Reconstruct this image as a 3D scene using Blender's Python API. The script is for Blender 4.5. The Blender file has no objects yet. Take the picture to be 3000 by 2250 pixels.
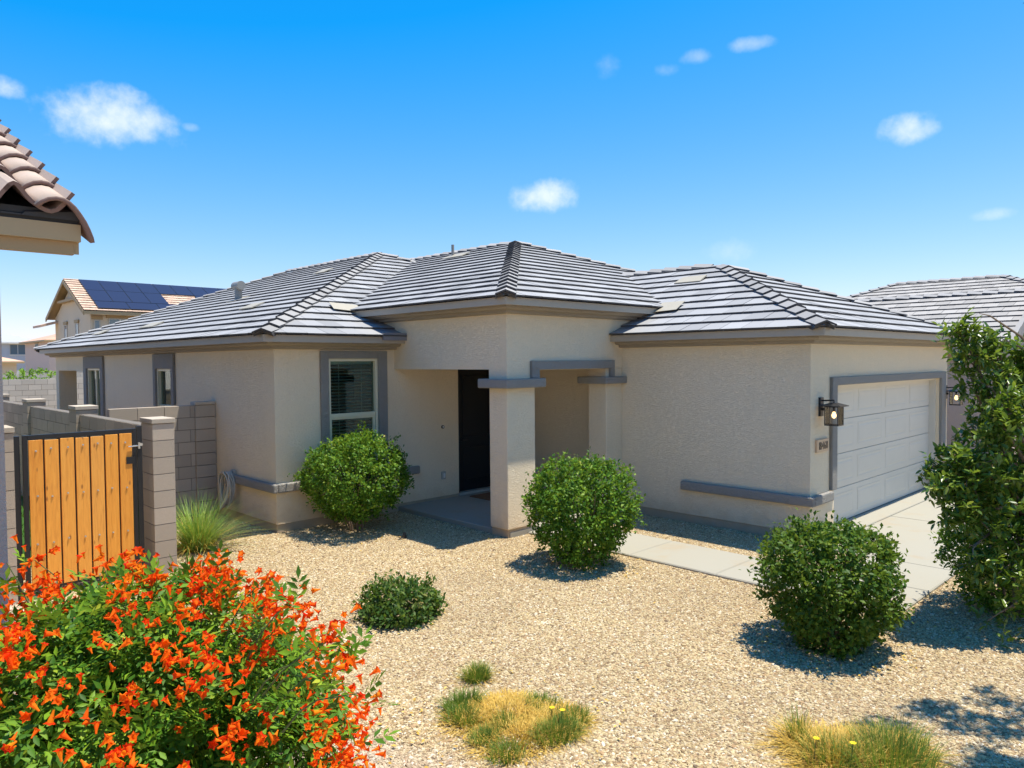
import bpy, math, random
import numpy as np
from mathutils import Vector, Matrix
random.seed(7); rng = np.random.default_rng(7)
R = math.radians
sc = bpy.context.scene
col = sc.collection

# ------------------------------------------------------------------ camera
CAM = Vector((-9.751, -4.202, 2.511)); YAW, PITCH, ROLL, FPX = 44.387, -1.791, -0.46, 2133.7
cd = bpy.data.cameras.new('camera'); cam = bpy.data.objects.new('camera', cd); col.objects.link(cam)
M = Matrix.Translation(CAM) @ Matrix.Rotation(R(-YAW), 4, 'Z') @ Matrix.Rotation(R(90+PITCH), 4, 'X') @ Matrix.Rotation(R(ROLL), 4, 'Z')
cam.matrix_world = M
cd.sensor_width = 36; cd.lens = FPX/3000*36; cd.clip_start = .05; cd.clip_end = 5000
sc.camera = cam
CI = M.inverted()
def project(p):
    v = CI @ Vector(p)
    if v.z > -.05: return None
    return (1500+FPX*v.x/-v.z, 1125-FPX*v.y/-v.z, -v.z)
def pixdir(u, v):
    d = M.to_3x3() @ Vector(((u-1500)/FPX, (1125-v)/FPX, -1)); return d.normalized()

# ------------------------------------------------------------------ sun, sky, exposure
SUN = Vector((.19, -.158, 1)).normalized()
sl = bpy.data.lights.new('sun', 'SUN'); sl.energy = 4.2; sl.angle = R(.53); sl.color = (1, .95, .82)
so = bpy.data.objects.new('sun', sl); col.objects.link(so); so.location = (0, 0, 30)
so.rotation_euler = SUN.to_track_quat('Z', 'Y').to_euler()
w = bpy.data.worlds.new('World'); sc.world = w; w.use_nodes = True
N = w.node_tree.nodes; L = w.node_tree.links
for n in list(N): N.remove(n)
out = N.new('ShaderNodeOutputWorld'); bg = N.new('ShaderNodeBackground'); L.new(bg.outputs[0], out.inputs[0])
sky = N.new('ShaderNodeTexSky'); sky.sky_type = 'NISHITA'; sky.sun_disc = False
sky.sun_elevation = math.asin(SUN.z); sky.sun_rotation = math.atan2(SUN.x, SUN.y)
sky.altitude = 400; sky.air_density = 1.0; sky.dust_density = .5; sky.ozone_density = 1.6
sp_ = N.new('ShaderNodeSeparateColor'); cb_ = N.new('ShaderNodeCombineColor'); L.new(sky.outputs[0], sp_.inputs[0])
for i, (k, o) in enumerate(((.80, -1.12), (.56, .0), (.20, 2.72))):   # camera colour response: deep polarised blue overhead, pale at the horizon
    n = N.new('ShaderNodeMath'); n.operation = 'MULTIPLY_ADD'; n.inputs[1].default_value = k; n.inputs[2].default_value = o; L.new(sp_.outputs[i], n.inputs[0])
    n2 = N.new('ShaderNodeMath'); n2.operation = 'MAXIMUM'; n2.inputs[1].default_value = .03; L.new(n.outputs[0], n2.inputs[0]); L.new(n2.outputs[0], cb_.inputs[i])
bg.inputs[1].default_value = .15
# small fair-weather clouds, placed by direction
geo = N.new('ShaderNodeTexCoord'); dirv = geo.outputs['Generated']
def wm(op, a, b=None, c=None):
    n = N.new('ShaderNodeMath'); n.operation = op
    for i, x in enumerate((a, b, c)):
        if x is None: continue
        if isinstance(x, (int, float)): n.inputs[i].default_value = x
        else: L.new(x, n.inputs[i])
    return n.outputs[0]
def wdot(v):
    n = N.new('ShaderNodeVectorMath'); n.operation = 'DOT_PRODUCT'; L.new(dirv, n.inputs[0]); n.inputs[1].default_value = v; return n.outputs['Value']
nz = N.new('ShaderNodeTexNoise'); nz.inputs['Scale'].default_value = 34; nz.inputs['Detail'].default_value = 7; nz.inputs['Roughness'].default_value = .58
L.new(dirv, nz.inputs['Vector'])
nz2 = N.new('ShaderNodeTexNoise'); nz2.inputs['Scale'].default_value = 13; nz2.inputs['Detail'].default_value = 3
L.new(dirv, nz2.inputs['Vector'])
nsum = wm('ADD', wm('MULTIPLY', wm('SUBTRACT', nz.outputs[0], .5), 2.1), wm('MULTIPLY', wm('SUBTRACT', nz2.outputs[0], .5), 1.6))
total = None
for (u, v, hw, hh, dens) in [(320, 340, 190, 92, 1.), (15, 252, 60, 34, .9), (1590, 574, 110, 52, .95), (2662, 382, 95, 50, .9), (2905, 628, 60, 22, .45),
                             (1783, 195, 40, 40, .25), (2035, 166, 55, 22, .35), (2195, 128, 70, 22, .45), (1955, 205, 40, 22, .3), (2150, 735, 80, 40, .28), (560, 372, 30, 14, .35)]:
    d = pixdir(u, v); rt = d.cross(Vector((0, 0, 1))).normalized(); up = rt.cross(d)
    k = FPX*math.sqrt(1+((u-1500)/FPX)**2)
    a = wm('MULTIPLY', wdot(rt), k/hw); b = wm('MULTIPLY', wdot(up), k/hh)
    r2 = wm('ADD', wm('MULTIPLY', a, a), wm('MULTIPLY', b, b))
    front = wm('GREATER_THAN', wdot(d), .5)
    f = wm('SUBTRACT', wm('ADD', .95, nsum), r2)
    mr = N.new('ShaderNodeMapRange'); mr.interpolation_type = 'SMOOTHSTEP'; mr.inputs[1].default_value = -.05; mr.inputs[2].default_value = 1.7
    L.new(f, mr.inputs[0])
    m = wm('MULTIPLY', wm('MULTIPLY', mr.outputs[0], front), dens*.74)
    total = m if total is None else wm('MAXIMUM', total, m)
mx = N.new('ShaderNodeMixRGB'); L.new(total, mx.inputs[0]); L.new(cb_.outputs[0], mx.inputs[1]); mx.inputs[2].default_value = (4.3, 4.35, 4.5, 1)
L.new(mx.outputs[0], bg.inputs[0])
sc.view_settings.view_transform = 'Standard'; sc.view_settings.look = 'None'; sc.view_settings.gamma = 1
sc.view_settings.exposure = 0.92
sc.render.engine = 'CYCLES'
sc.cycles.max_bounces = 8; sc.cycles.diffuse_bounces = 5; sc.cycles.transparent_max_bounces = 16
sc.render.resolution_x = 1024; sc.render.resolution_y = 768

# ------------------------------------------------------------------ materials
MATS = {}
class NT:
    def __init__(s, name):
        s.m = bpy.data.materials.new(name); s.m.use_nodes = True; s.t = s.m.node_tree; s.n = s.t.nodes; s.l = s.t.links
        s.b = s.n['Principled BSDF']; MATS[name] = s.m; s.co = s.n.new('ShaderNodeTexCoord'); s.ge = s.n.new('ShaderNodeNewGeometry')
        s.pos = s.ge.outputs['Position']
    def node(s, t, **k):
        n = s.n.new(t)
        for a, b in k.items(): setattr(n, a, b)
        return n
    def setin(s, n, i, v):
        if hasattr(v, 'is_output'): s.l.new(v, n.inputs[i])
        elif isinstance(v, (tuple, list)) and len(v) == 3 and n.inputs[i].type == 'RGBA': n.inputs[i].default_value = (*v, 1)
        else: n.inputs[i].default_value = v
    def noise(s, scale, detail=4, rough=.55, vec=None, dist=0):
        n = s.n.new('ShaderNodeTexNoise'); n.inputs['Scale'].default_value = scale; n.inputs['Detail'].default_value = detail
        n.inputs['Roughness'].default_value = rough; n.inputs['Distortion'].default_value = dist; s.l.new(vec or s.pos, n.inputs['Vector']); return n.outputs[0]
    def vor(s, scale, feat='F1', out=0, vec=None):
        n = s.n.new('ShaderNodeTexVoronoi'); n.feature = feat; n.inputs['Scale'].default_value = scale; s.l.new(vec or s.pos, n.inputs['Vector']); return n.outputs[out]
    def mapv(s, scale, rot=(0, 0, 0), vec=None):
        n = s.n.new('ShaderNodeMapping'); n.inputs['Scale'].default_value = scale; n.inputs['Rotation'].default_value = rot; s.l.new(vec or s.pos, n.inputs['Vector']); return n.outputs[0]
    def ramp(s, f, stops):
        n = s.n.new('ShaderNodeValToRGB'); s.l.new(f, n.inputs[0]); e = n.color_ramp.elements
        while len(e) < len(stops): e.new(.5)
        for i, (p, c) in enumerate(stops): e[i].position = p; e[i].color = (*c, 1) if len(c) == 3 else c
        return n.outputs[0]
    def math(s, op, a, b=0, c=0):
        n = s.n.new('ShaderNodeMath'); n.operation = op; s.setin(n, 0, a); s.setin(n, 1, b); s.setin(n, 2, c); return n.outputs[0]
    def mix(s, f, a, b, mode='MIX'):
        n = s.n.new('ShaderNodeMixRGB'); n.blend_type = mode; s.setin(n, 0, f); s.setin(n, 1, a); s.setin(n, 2, b); return n.outputs[0]
    def rand(s):
        oi = s.n.new('ShaderNodeObjectInfo')
        return s.math('FRACT', s.math('ADD', s.math('MULTIPLY', s.ge.outputs['Random Per Island'], 7.31), oi.outputs['Random']))
    def bump(s, h, strength, dist=.01, prev=None):
        n = s.n.new('ShaderNodeBump'); n.inputs['Strength'].default_value = strength; n.inputs['Distance'].default_value = dist
        s.l.new(h, n.inputs['Height'])
        if prev: s.l.new(prev, n.inputs['Normal'])
        s.l.new(n.outputs[0], s.b.inputs['Normal']); return n.outputs[0]
    def col(s, c): s.setin(s.b, 'Base Color', c)
    def rough(s, r): s.setin(s.b, 'Roughness', r)

def stucco(name, c, scale=1., strength=1.):
    m = NT(name)
    v = m.mapv((9*scale, 9*scale, 17*scale))
    warp = m.noise(4*scale, 2)
    a = m.noise(2.2, 3, .6, v, 1.6); ridg = m.math('ABSOLUTE', m.math('SUBTRACT', a, .5)); ridg = m.math('POWER', m.math('SUBTRACT', 1, m.math('MULTIPLY', ridg, 4)), 2)
    fine = m.noise(48*scale, 6, .75)
    h = m.math('ADD', m.math('MULTIPLY', ridg, .9), m.math('MULTIPLY', fine, .8))
    m.bump(h, strength, .016)
    lo = m.noise(.9, 4); t = m.mix(m.math('MULTIPLY', lo, .22), c, tuple(x*.84 for x in c))
    st = m.noise(3.2, 5, .6, m.mapv((1.6, 1.6, .35)))
    t = m.mix(m.ramp(st, [(.52, (0, 0, 0)), (.78, (.16, .16, .16))]), t, tuple(x*.72 for x in c))
    t = m.mix(m.ramp(fine, [(.34, (.25, .25, .25)), (.48, (0, 0, 0))]), t, tuple(x*.70 for x in c))
    sz = m.node('ShaderNodeSeparateXYZ'); m.l.new(m.pos, sz.inputs[0]); zz = m.math('SUBTRACT', m.math('MULTIPLY', m.noise(5, 5, .65), .75), sz.outputs[2])
    t = m.mix(m.ramp(zz, [(0, (0, 0, 0)), (.35, (.45, .45, .45))]), t, tuple(a*b for a, b in zip(c, (.70, .60, .48))))
    t = m.mix(m.math('MULTIPLY', m.math('SUBTRACT', 1, ridg), .07), t, tuple(x*.5 for x in c))  # relief shading put into the colour: hollows between ridges darkened
    m.col(t); m.rough(.93); m.b.inputs['Specular IOR Level'].default_value = .2
    return m.m
stucco('stucco_wall', (.90, .745, .53), .8, .68)
stucco('stucco_trim', (.43, .40, .36), 1.0, 1.)
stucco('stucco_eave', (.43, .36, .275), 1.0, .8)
stucco('stucco_stem', (.50, .41, .30), 2, .25)
stucco('stucco_nb', (.50, .42, .36), 1.1, .5)
stucco('stucco_tan', (.60, .50, .37), .6, .3)
stucco('stucco_pink', (.62, .49, .42), .5, .3)
stucco('stucco_blue', (.50, .53, .58), .5, .3)

def paint(name, c, rough=.5, var=.12, ns=6, bump=0, spec=.4):
    m = NT(name); n = m.noise(ns, 5, .6); m.col(m.mix(m.math('MULTIPLY', n, var*2), c, tuple(x*.6 for x in c))); m.rough(rough)
    m.b.inputs['Specular IOR Level'].default_value = spec
    if bump: m.bump(m.noise(ns*8, 4), bump, .004)
    return m.m
paint('paint_fascia', (.41, .35, .275), .6)
paint('paint_frame', (.66, .60, .42), .4, .05)
paint('paint_garage', (.66, .60, .50), .45, .12, 3, .05)
paint('paint_black', (.018, .018, .02), .35, .1)
paint('paint_door', (.012, .013, .016), .4, .1, 4, 0, .3)
paint('metal_bolt', (.62, .60, .56), .3, .1); MATS['metal_bolt'].node_tree.nodes['Principled BSDF'].inputs['Metallic'].default_value = .85
paint('metal_vent', (.27, .25, .22), .5, .1)
paint('metal_flash', (.20, .20, .22), .4, .15)
paint('metal_flash_tan', (.40, .35, .26), .5, .15)
paint('plastic_grey', (.45, .42, .36), .5)
paint('plastic_white', (.75, .73, .68), .5)
paint('plastic_black', (.02, .02, .02), .5)
paint('hose', (.55, .49, .40), .5)
paint('fibre_mat', (.25, .12, .055), .95, .4, 40, .5)
paint('plaque', (.68, .46, .28), .7, .15, 8, .2)
paint('blind', (.80, .84, .80), .6)
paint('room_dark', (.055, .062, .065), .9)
paint('paint_tan', (.42, .305, .165), .6, .12, 3)
paint('paint_tan_dark', (.36, .245, .12), .6, .12, 3)
paint('birdstop', (.05, .048, .047), .8)
paint('bark', (.24, .17, .115), .9, .4, 30, .4)
paint('stem_green', (.10, .13, .035), .7, .3, 30)
paint('solar_frame', (.02, .02, .025), .3)

m = NT('concrete'); lo = m.noise(.7, 4); hi = m.noise(60, 5, .7); stn = m.noise(1.5, 5, .65)
c = m.mix(m.math('MULTIPLY', lo, .35), (.32, .297, .24), (.26, .24, .195)); c = m.mix(m.math('MULTIPLY', hi, .2), c, (.30, .26, .2))
c = m.mix(m.ramp(stn, [(.54, (0, 0, 0)), (.74, (.5, .5, .5))]), c, (.33, .23, .12))
m.col(c); m.rough(.9); m.bump(hi, .15, .004)

def tile_mat(name, top, var, dark):
    m = NT(name); r = m.rand(); c = m.ramp(r, [(0, tuple(x*(1-var) for x in top)), (.5, top), (1, tuple(min(1, x*(1+var)) for x in top))])
    n = m.noise(26, 5, .7); c = m.mix(m.math('MULTIPLY', n, .28), c, tuple(x*.55 for x in top)); st = m.noise(2.6, 4)
    c = m.mix(m.ramp(st, [(.5, (0, 0, 0)), (.75, (.22, .22, .22))]), c, dark)
    m.col(c); m.rough(.82); m.bump(m.noise(120, 4, .7), .3, .004); return m.m
tile_mat('tile_top', (.30, .295, .295), .20, (.22, .215, .21))
tile_mat('tile_edge_shaded', (.075, .07, .07), .15, (.03, .03, .03))  # shade on the tile edges put into the colour, much darker than the tops
tile_mat('tile_cap', (.30, .285, .27), .16, (.2, .19, .18))
tile_mat('tile_nb', (.33, .305, .28), .16, (.27, .24, .22))
tile_mat('tile_nb_cap', (.30, .285, .275), .10, (.2, .19, .18))
tile_mat('tile_clay', (.56, .38, .27), .18, (.36, .22, .16))
tile_mat('tile_barrel', (.44, .335, .265), .08, (.42, .33, .28))
tile_mat('tile_barrel_edge', (.20, .125, .105), .15, (.12, .08, .07))
tile_mat('tile_orange', (.60, .36, .24), .2, (.4, .22, .15))
tile_mat('tile_far', (.40, .40, .40), .08, (.3, .3, .3))

def block_mat(name, c):
    m = NT(name); r = m.rand(); k = m.ramp(r, [(0, tuple(x*.84 for x in c)), (1, tuple(x*1.08 for x in c))])
    n = m.noise(45, 6, .75); k = m.mix(m.math('MULTIPLY', n, .45), k, tuple(x*.55 for x in c)); lo = m.noise(1.7, 4)
    k = m.mix(m.ramp(lo, [(.5, (0, 0, 0)), (.8, (.3, .3, .3))]), k, tuple(x*.7 for x in c))
    m.col(k); m.rough(.95); m.bump(m.noise(70, 6, .75), .6, .008); return m.m
block_mat('block', (.50, .41, .32)); block_mat('block_cap', (.52, .44, .35)); block_mat('mortar', (.20, .175, .15))
block_mat('block_far', (.56, .50, .43))

m = NT('gate_wood'); r = m.rand(); v = m.mapv((16, 16, 1.1)); g = m.noise(3.5, 5, .6, v, .7)
vm = m.node('ShaderNodeVectorMath', operation='ADD'); m.l.new(v, vm.inputs[0]); cx = m.node('ShaderNodeCombineXYZ'); m.l.new(m.math('MULTIPLY', r, 50), cx.inputs[2]); m.l.new(cx.outputs[0], vm.inputs[1])
g = m.noise(3.2, 6, .62, vm.outputs[0], .9)
c = m.ramp(g, [(.28, (.52, .17, .022)), (.5, (.85, .34, .042)), (.72, (.97, .46, .08))])
c = m.mix(.5, c, m.ramp(r, [(0, (.78, .29, .03)), (.5, (.95, .38, .042)), (1, (.90, .40, .075))]))
kn = m.vor(6.0, 'F1', 0, m.mapv((1.5, 1.5, .62))); c = m.mix(m.ramp(kn, [(.0, (1, 1, 1)), (.05, (.8, .8, .8)), (.13, (0, 0, 0))]), c, (.30, .10, .02))
m.col(c); m.rough(.55); m.bump(g, .25, .004)

def leaf_mat(name, stops, rough=.5, trans=.25, spec=.18, tint=.6):
    m = NT(name); r = m.rand(); n = m.noise(5.5, 3)
    f = m.math('ADD', m.math('MULTIPLY', r, .66), m.math('MULTIPLY', m.math('SUBTRACT', n, .36), 1.1)); c = m.ramp(f, stops)
    m.col(c); m.rough(rough); m.b.inputs['Specular IOR Level'].default_value = spec
    tr = m.node('ShaderNodeBsdfTranslucent'); m.l.new(m.mix(tint, c, (.35, .5, .04)), tr.inputs[0])
    ms = m.node('ShaderNodeMixShader'); ms.inputs[0].default_value = trans; m.l.new(m.b.outputs[0], ms.inputs[1]); m.l.new(tr.outputs[0], ms.inputs[2])
    m.l.new(ms.outputs[0], m.n['Material Output'].inputs[0]); return m.m
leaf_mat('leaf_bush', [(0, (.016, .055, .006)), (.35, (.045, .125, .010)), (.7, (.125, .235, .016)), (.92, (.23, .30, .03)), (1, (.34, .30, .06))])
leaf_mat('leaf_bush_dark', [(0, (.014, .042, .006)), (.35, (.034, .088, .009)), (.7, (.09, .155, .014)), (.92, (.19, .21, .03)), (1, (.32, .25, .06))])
leaf_mat('leaf_small', [(0, (.015, .045, .010)), (.5, (.045, .10, .018)), (.85, (.12, .165, .03)), (1, (.26, .19, .07))])
leaf_mat('leaf_tree', [(0, (.025, .065, .010)), (.45, (.075, .145, .016)), (.8, (.19, .25, .032)), (1, (.45, .40, .11))], .32, .25, .4)
leaf_mat('leaf_tecoma', [(0, (.022, .07, .008)), (.4, (.06, .16, .011)), (.75, (.17, .30, .017)), (1, (.42, .43, .04))])
leaf_mat('leaf_far', [(0, (.10, .20, .03)), (.5, (.18, .32, .04)), (1, (.30, .42, .06))])
leaf_mat('leaf_orange', [(0, (.05, .11, .02)), (.4, (.10, .14, .03)), (.7, (.30, .12, .03)), (1, (.42, .13, .03))])
leaf_mat('blade_green', [(0, (.07, .17, .03)), (.45, (.20, .33, .06)), (.8, (.40, .48, .13)), (1, (.62, .55, .24))], .5)
leaf_mat('blade_straw', [(0, (.38, .20, .035)), (.5, (.62, .39, .075)), (1, (.74, .53, .16))], .7, .2)
leaf_mat('blade_dull', [(0, (.06, .13, .02)), (.6, (.13, .20, .03)), (1, (.38, .30, .06))], .6)
leaf_mat('petal', [(0, (.72, .015, .005)), (.35, (.90, .05, .006)), (.7, (.95, .13, .008)), (1, (.97, .26, .012))], .6, .5, .1, 0)
leaf_mat('petal_throat', [(0, (.90, .08, .006)), (.5, (.96, .20, .010)), (1, (.97, .42, .02))], .6, .5, .1, 0)
leaf_mat('petal_yellow', [(0, (.85, .6, .02)), (1, (.9, .65, .03))], .5)
leaf_mat('turf', [(0, (.035, .10, .012)), (1, (.07, .17, .02))])

def pebble_col(m, r):
    c1 = m.ramp(r, [(0, (.09, .055, .03)), (.16, (.32, .21, .09)), (.4, (.50, .38, .185)), (.66, (.60, .49, .285)), (.8, (.36, .205, .085)), (.9, (.58, .48, .31)), (1, (.80, .72, .55))])
    c2 = m.ramp(r, [(0, (.34, .27, .22)), (.3, (.55, .48, .41)), (.6, (.66, .60, .53)), (.85, (.48, .36, .28)), (1, (.78, .74, .68))])
    sep = m.node('ShaderNodeSeparateXYZ'); m.l.new(m.pos, sep.inputs[0])
    f = m.math('ADD', m.math('ADD', sep.outputs[0], m.math('MULTIPLY', sep.outputs[1], .12)), m.math('MULTIPLY', m.math('SUBTRACT', m.noise(1.1, 4), .5), 1.6))
    mr = m.node('ShaderNodeMapRange'); mr.inputs[1].default_value = -7.9; mr.inputs[2].default_value = -7.1; mr.inputs[3].default_value = 1; mr.inputs[4].default_value = 0; m.l.new(f, mr.inputs[0])
    c = m.mix(mr.outputs[0], c1, c2); big = m.noise(.55, 5, .6)
    return m.mix(m.ramp(big, [(.35, (.34, .34, .34)), (.68, (0, 0, 0))]), c, (.27, .19, .105))
m = NT('pebble'); oi = m.node('ShaderNodeObjectInfo'); m.col(m.mix(m.math('MULTIPLY', m.noise(120, 3), .3), pebble_col(m, oi.outputs['Random']), (.3, .2, .12))); m.rough(.85)
m = NT('gravel_ground'); cr = m.vor(42, 'F1', 1); sep = m.node('ShaderNodeSeparateColor'); m.l.new(cr, sep.inputs[0]); d = m.vor(42, 'F1', 0)
c = pebble_col(m, sep.outputs[0]); c = m.mix(m.ramp(d, [(.35, (0, 0, 0)), (.75, (.6, .6, .6))]), c, (.16, .11, .07)); m.col(c); m.rough(.95); m.bump(m.math('SUBTRACT', 1, d), .8, .02)

m = NT('glass')
fr = m.node('ShaderNodeFresnel'); fr.inputs[0].default_value = 1.55; tp = m.node('ShaderNodeBsdfTransparent'); tp.inputs[0].default_value = (.62, .72, .68, 1)
gl = m.node('ShaderNodeBsdfGlossy'); gl.inputs['Roughness'].default_value = .01; gl.inputs[0].default_value = (.9, 1, .97, 1); ms = m.node('ShaderNodeMixShader')
m.l.new(m.math('MULTIPLY', fr.outputs[0], 1.3), ms.inputs[0]); m.l.new(tp.outputs[0], ms.inputs[1]); m.l.new(gl.outputs[0], ms.inputs[2]); m.l.new(ms.outputs[0], m.n['Material Output'].inputs[0])
m = NT('glass_far'); m.col((.10, .16, .20)); m.rough(.05); m.b.inputs['Specular IOR Level'].default_value = .9
m = NT('lamp_glass'); fr = m.node('ShaderNodeFresnel'); fr.inputs[0].default_value = 1.4; tp = m.node('ShaderNodeBsdfTransparent'); tp.inputs[0].default_value = (.99, .99, .98, 1)
gl = m.node('ShaderNodeBsdfGlossy'); gl.inputs['Roughness'].default_value = .02; ms = m.node('ShaderNodeMixShader'); m.l.new(fr.outputs[0], ms.inputs[0]); m.l.new(tp.outputs[0], ms.inputs[1]); m.l.new(gl.outputs[0], ms.inputs[2]); m.l.new(ms.outputs[0], m.n['Material Output'].inputs[0])
m = NT('bulb'); m.col((1, .8, .5)); m.b.inputs['Emission Color'].default_value = (1, .62, .25, 1); m.b.inputs['Emission Strength'].default_value = 1.7
m = NT('solar_cell'); g = m.noise(40, 2); m.col(m.mix(m.math('MULTIPLY', g, .4), (.020, .022, .045), (.03, .034, .06))); m.rough(.3); m.b.inputs['Specular IOR Level'].default_value = .25

# ------------------------------------------------------------------ mesh helpers
class MB:
    def __init__(s): s.v = []; s.f = []; s.mi = []
    def face(s, pts, mi=0):
        b = len(s.v); s.v += [tuple(p) for p in pts]; s.f.append(tuple(range(b, b+len(pts)))); s.mi.append(mi)
    def box(s, x0, x1, y0, y1, z0, z1, mi=0):
        b = len(s.v); s.v += [(x, y, z) for z in (z0, z1) for y in (y0, y1) for x in (x0, x1)]
        for q in ((0, 2, 3, 1), (4, 5, 7, 6), (0, 1, 5, 4), (2, 6, 7, 3), (0, 4, 6, 2), (1, 3, 7, 5)): s.f.append(tuple(b+i for i in q)); s.mi.append(mi)
        return s
    def hexa(s, P, mi=0):   # bottom 4 then top 4
        b = len(s.v); s.v += [tuple(p) for p in P]
        for q in ((3, 2, 1, 0), (4, 5, 6, 7), (0, 1, 5, 4), (1, 2, 6, 5), (2, 3, 7, 6), (3, 0, 4, 7)): s.f.append(tuple(b+i for i in q)); s.mi.append(mi)
    def ring_sweep(s, rings, closed=True, caps=False, mi=0):
        b = len(s.v); n = len(rings[0])
        for r in rings: s.v += [tuple(p) for p in r]
        for k in range(len(rings)-1):
            for i in range(n if closed else n-1):
                j = (i+1) % n; s.f.append((b+k*n+i, b+k*n+j, b+(k+1)*n+j, b+(k+1)*n+i)); s.mi.append(mi)
        if caps:
            s.f.append(tuple(b+i for i in reversed(range(n)))); s.mi.append(mi); e = b+(len(rings)-1)*n; s.f.append(tuple(e+i for i in range(n))); s.mi.append(mi)
    def tube(s, pts, rad, n=6, mi=0):
        pts = [Vector(p) for p in pts]; rads = rad if isinstance(rad, (list, tuple)) else [rad]*len(pts); rings = []
        up = None
        for i, p in enumerate(pts):
            t = (pts[min(i+1, len(pts)-1)]-pts[max(i-1, 0)]).normalized()
            if up is None: up = t.orthogonal().normalized()
            a = (up-t*up.dot(t)); a = a.normalized() if a.length > 1e-6 else t.orthogonal().normalized(); up = a; b = t.cross(a)
            rings.append([p+(a*math.cos(2*math.pi*k/n)+b*math.sin(2*math.pi*k/n))*rads[i] for k in range(n)])
        s.ring_sweep(rings, True, True, mi)
    def cyl(s, c, axis, r, h, n=16, mi=0, r2=None):
        c = Vector(c); s.tube([c, c+Vector(axis).normalized()*h], [r, r if r2 is None else r2], n, mi)
    def extrude_poly(s, poly, f0, f1, mi=0):   # f maps 2d->3d at two ends
        A = [f0(p) for p in poly]; B = [f1(p) for p in poly]; s.ring_sweep([A, B], True, True, mi)
WL = {}
def wl(o): return WL.get(o.name, Vector((0, 0, 0))) if o else Vector((0, 0, 0))
def obj(name, mb, mats, parent=None, smooth=False, bevel=0, label=None, origin=None):
    if isinstance(mats, str): mats = [mats]
    me = bpy.data.meshes.new(name); V = np.array(mb.v, float)
    c = Vector(origin) if origin is not None else Vector(((V.max(0)+V.min(0))/2).tolist())
    V = V-np.array(c)
    me.from_pydata(V.tolist(), [], mb.f); 
    for mm in mats: me.materials.append(MATS[mm])
    if len(mats) > 1: me.polygons.foreach_set('material_index', mb.mi)
    if smooth: me.polygons.foreach_set('use_smooth', [True]*len(me.polygons))
    me.validate(); me.update()
    o = bpy.data.objects.new(name, me); col.objects.link(o)
    o.parent = parent; o.location = c-wl(parent); WL[o.name] = c
    if bevel:
        b = o.modifiers.new('bevel', 'BEVEL'); b.width = bevel; b.segments = 2; b.limit_method = 'ANGLE'
    if label: o['label'] = label
    return o
def arrobj(name, V, F, mats, parent=None, smooth=False, mi=None):
    me = bpy.data.meshes.new(name); V = np.asarray(V, float); c = (V.max(0)+V.min(0))/2; V = V-c
    nF = len(F); k = F.shape[1]
    me.vertices.add(len(V)); me.vertices.foreach_set('co', V.ravel()); me.loops.add(nF*k); me.polygons.add(nF)
    me.loops.foreach_set('vertex_index', F.ravel()); me.polygons.foreach_set('loop_start', np.arange(nF)*k); me.polygons.foreach_set('loop_total', np.full(nF, k))
    for mm in mats: me.materials.append(MATS[mm])
    if mi is not None: me.polygons.foreach_set('material_index', mi)
    if smooth: me.polygons.foreach_set('use_smooth', [True]*nF)
    me.update(calc_edges=True)
    o = bpy.data.objects.new(name, me); col.objects.link(o); o.parent = parent; o.location = Vector(c.tolist())-wl(parent); WL[o.name] = Vector(c.tolist()); return o
def inst(name, me, loc, parent, rot=None, scale=None):
    o = bpy.data.objects.new(name, me); col.objects.link(o); o.parent = parent; o.location = Vector(loc)-wl(parent); WL[o.name] = Vector(loc)
    if rot is not None: o.rotation_mode = 'QUATERNION'; o.rotation_quaternion = rot
    if scale is not None: o.scale = scale
    return o
def thing(name, loc, label, cat, group=None):
    o = bpy.data.objects.new(name, None); col.objects.link(o); o.location = loc; o.empty_display_size = .2; WL[o.name] = Vector(loc)
    return tag(o, label, cat, group)
def tag(o, label, cat, group=None):
    o['label'] = label; o['category'] = cat
    if group: o['group'] = group
    return o
def struct(name, mb, mats, **k):
    o = obj(name, mb, mats, **k); o['kind'] = 'structure'; return o
def B(*a): return MB().box(*a)
def wallmesh(axis, plane, a0, a1, z0, z1, holes, th):
    """wall lying at `plane` on the given axis ('x': runs along y, 'y': runs along x), thickness th inward (+), with rectangular holes"""
    mb = MB(); A = sorted({a0, a1, *[h[0] for h in holes], *[h[1] for h in holes]}); Z = sorted({z0, z1, *[h[2] for h in holes], *[h[3] for h in holes]})
    P = (lambda a, z, d: (plane+d, a, z)) if axis == 'x' else (lambda a, z, d: (a, plane+d, z))
    def solid(i, j):
        if i < 0 or j < 0 or i >= len(A)-1 or j >= len(Z)-1: return False
        a = (A[i]+A[i+1])/2; z = (Z[j]+Z[j+1])/2
        return not any(h[0] < a < h[1] and h[2] < z < h[3] for h in holes)
    for i in range(len(A)-1):
        for j in range(len(Z)-1):
            if not solid(i, j): continue
            a, b, c, d = A[i], A[i+1], Z[j], Z[j+1]
            mb.face([P(a, c, 0), P(b, c, 0), P(b, d, 0), P(a, d, 0)]); mb.face([P(a, c, th), P(a, d, th), P(b, d, th), P(b, c, th)])
            if not solid(i-1, j): mb.face([P(a, c, 0), P(a, d, 0), P(a, d, th), P(a, c, th)])
            if not solid(i+1, j): mb.face([P(b, c, 0), P(b, c, th), P(b, d, th), P(b, d, 0)])
            if not solid(i, j-1): mb.face([P(a, c, 0), P(a, c, th), P(b, c, th), P(b, c, 0)])
            if not solid(i, j+1): mb.face([P(a, d, 0), P(b, d, 0), P(b, d, th), P(a, d, th)])
    return mb
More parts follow.
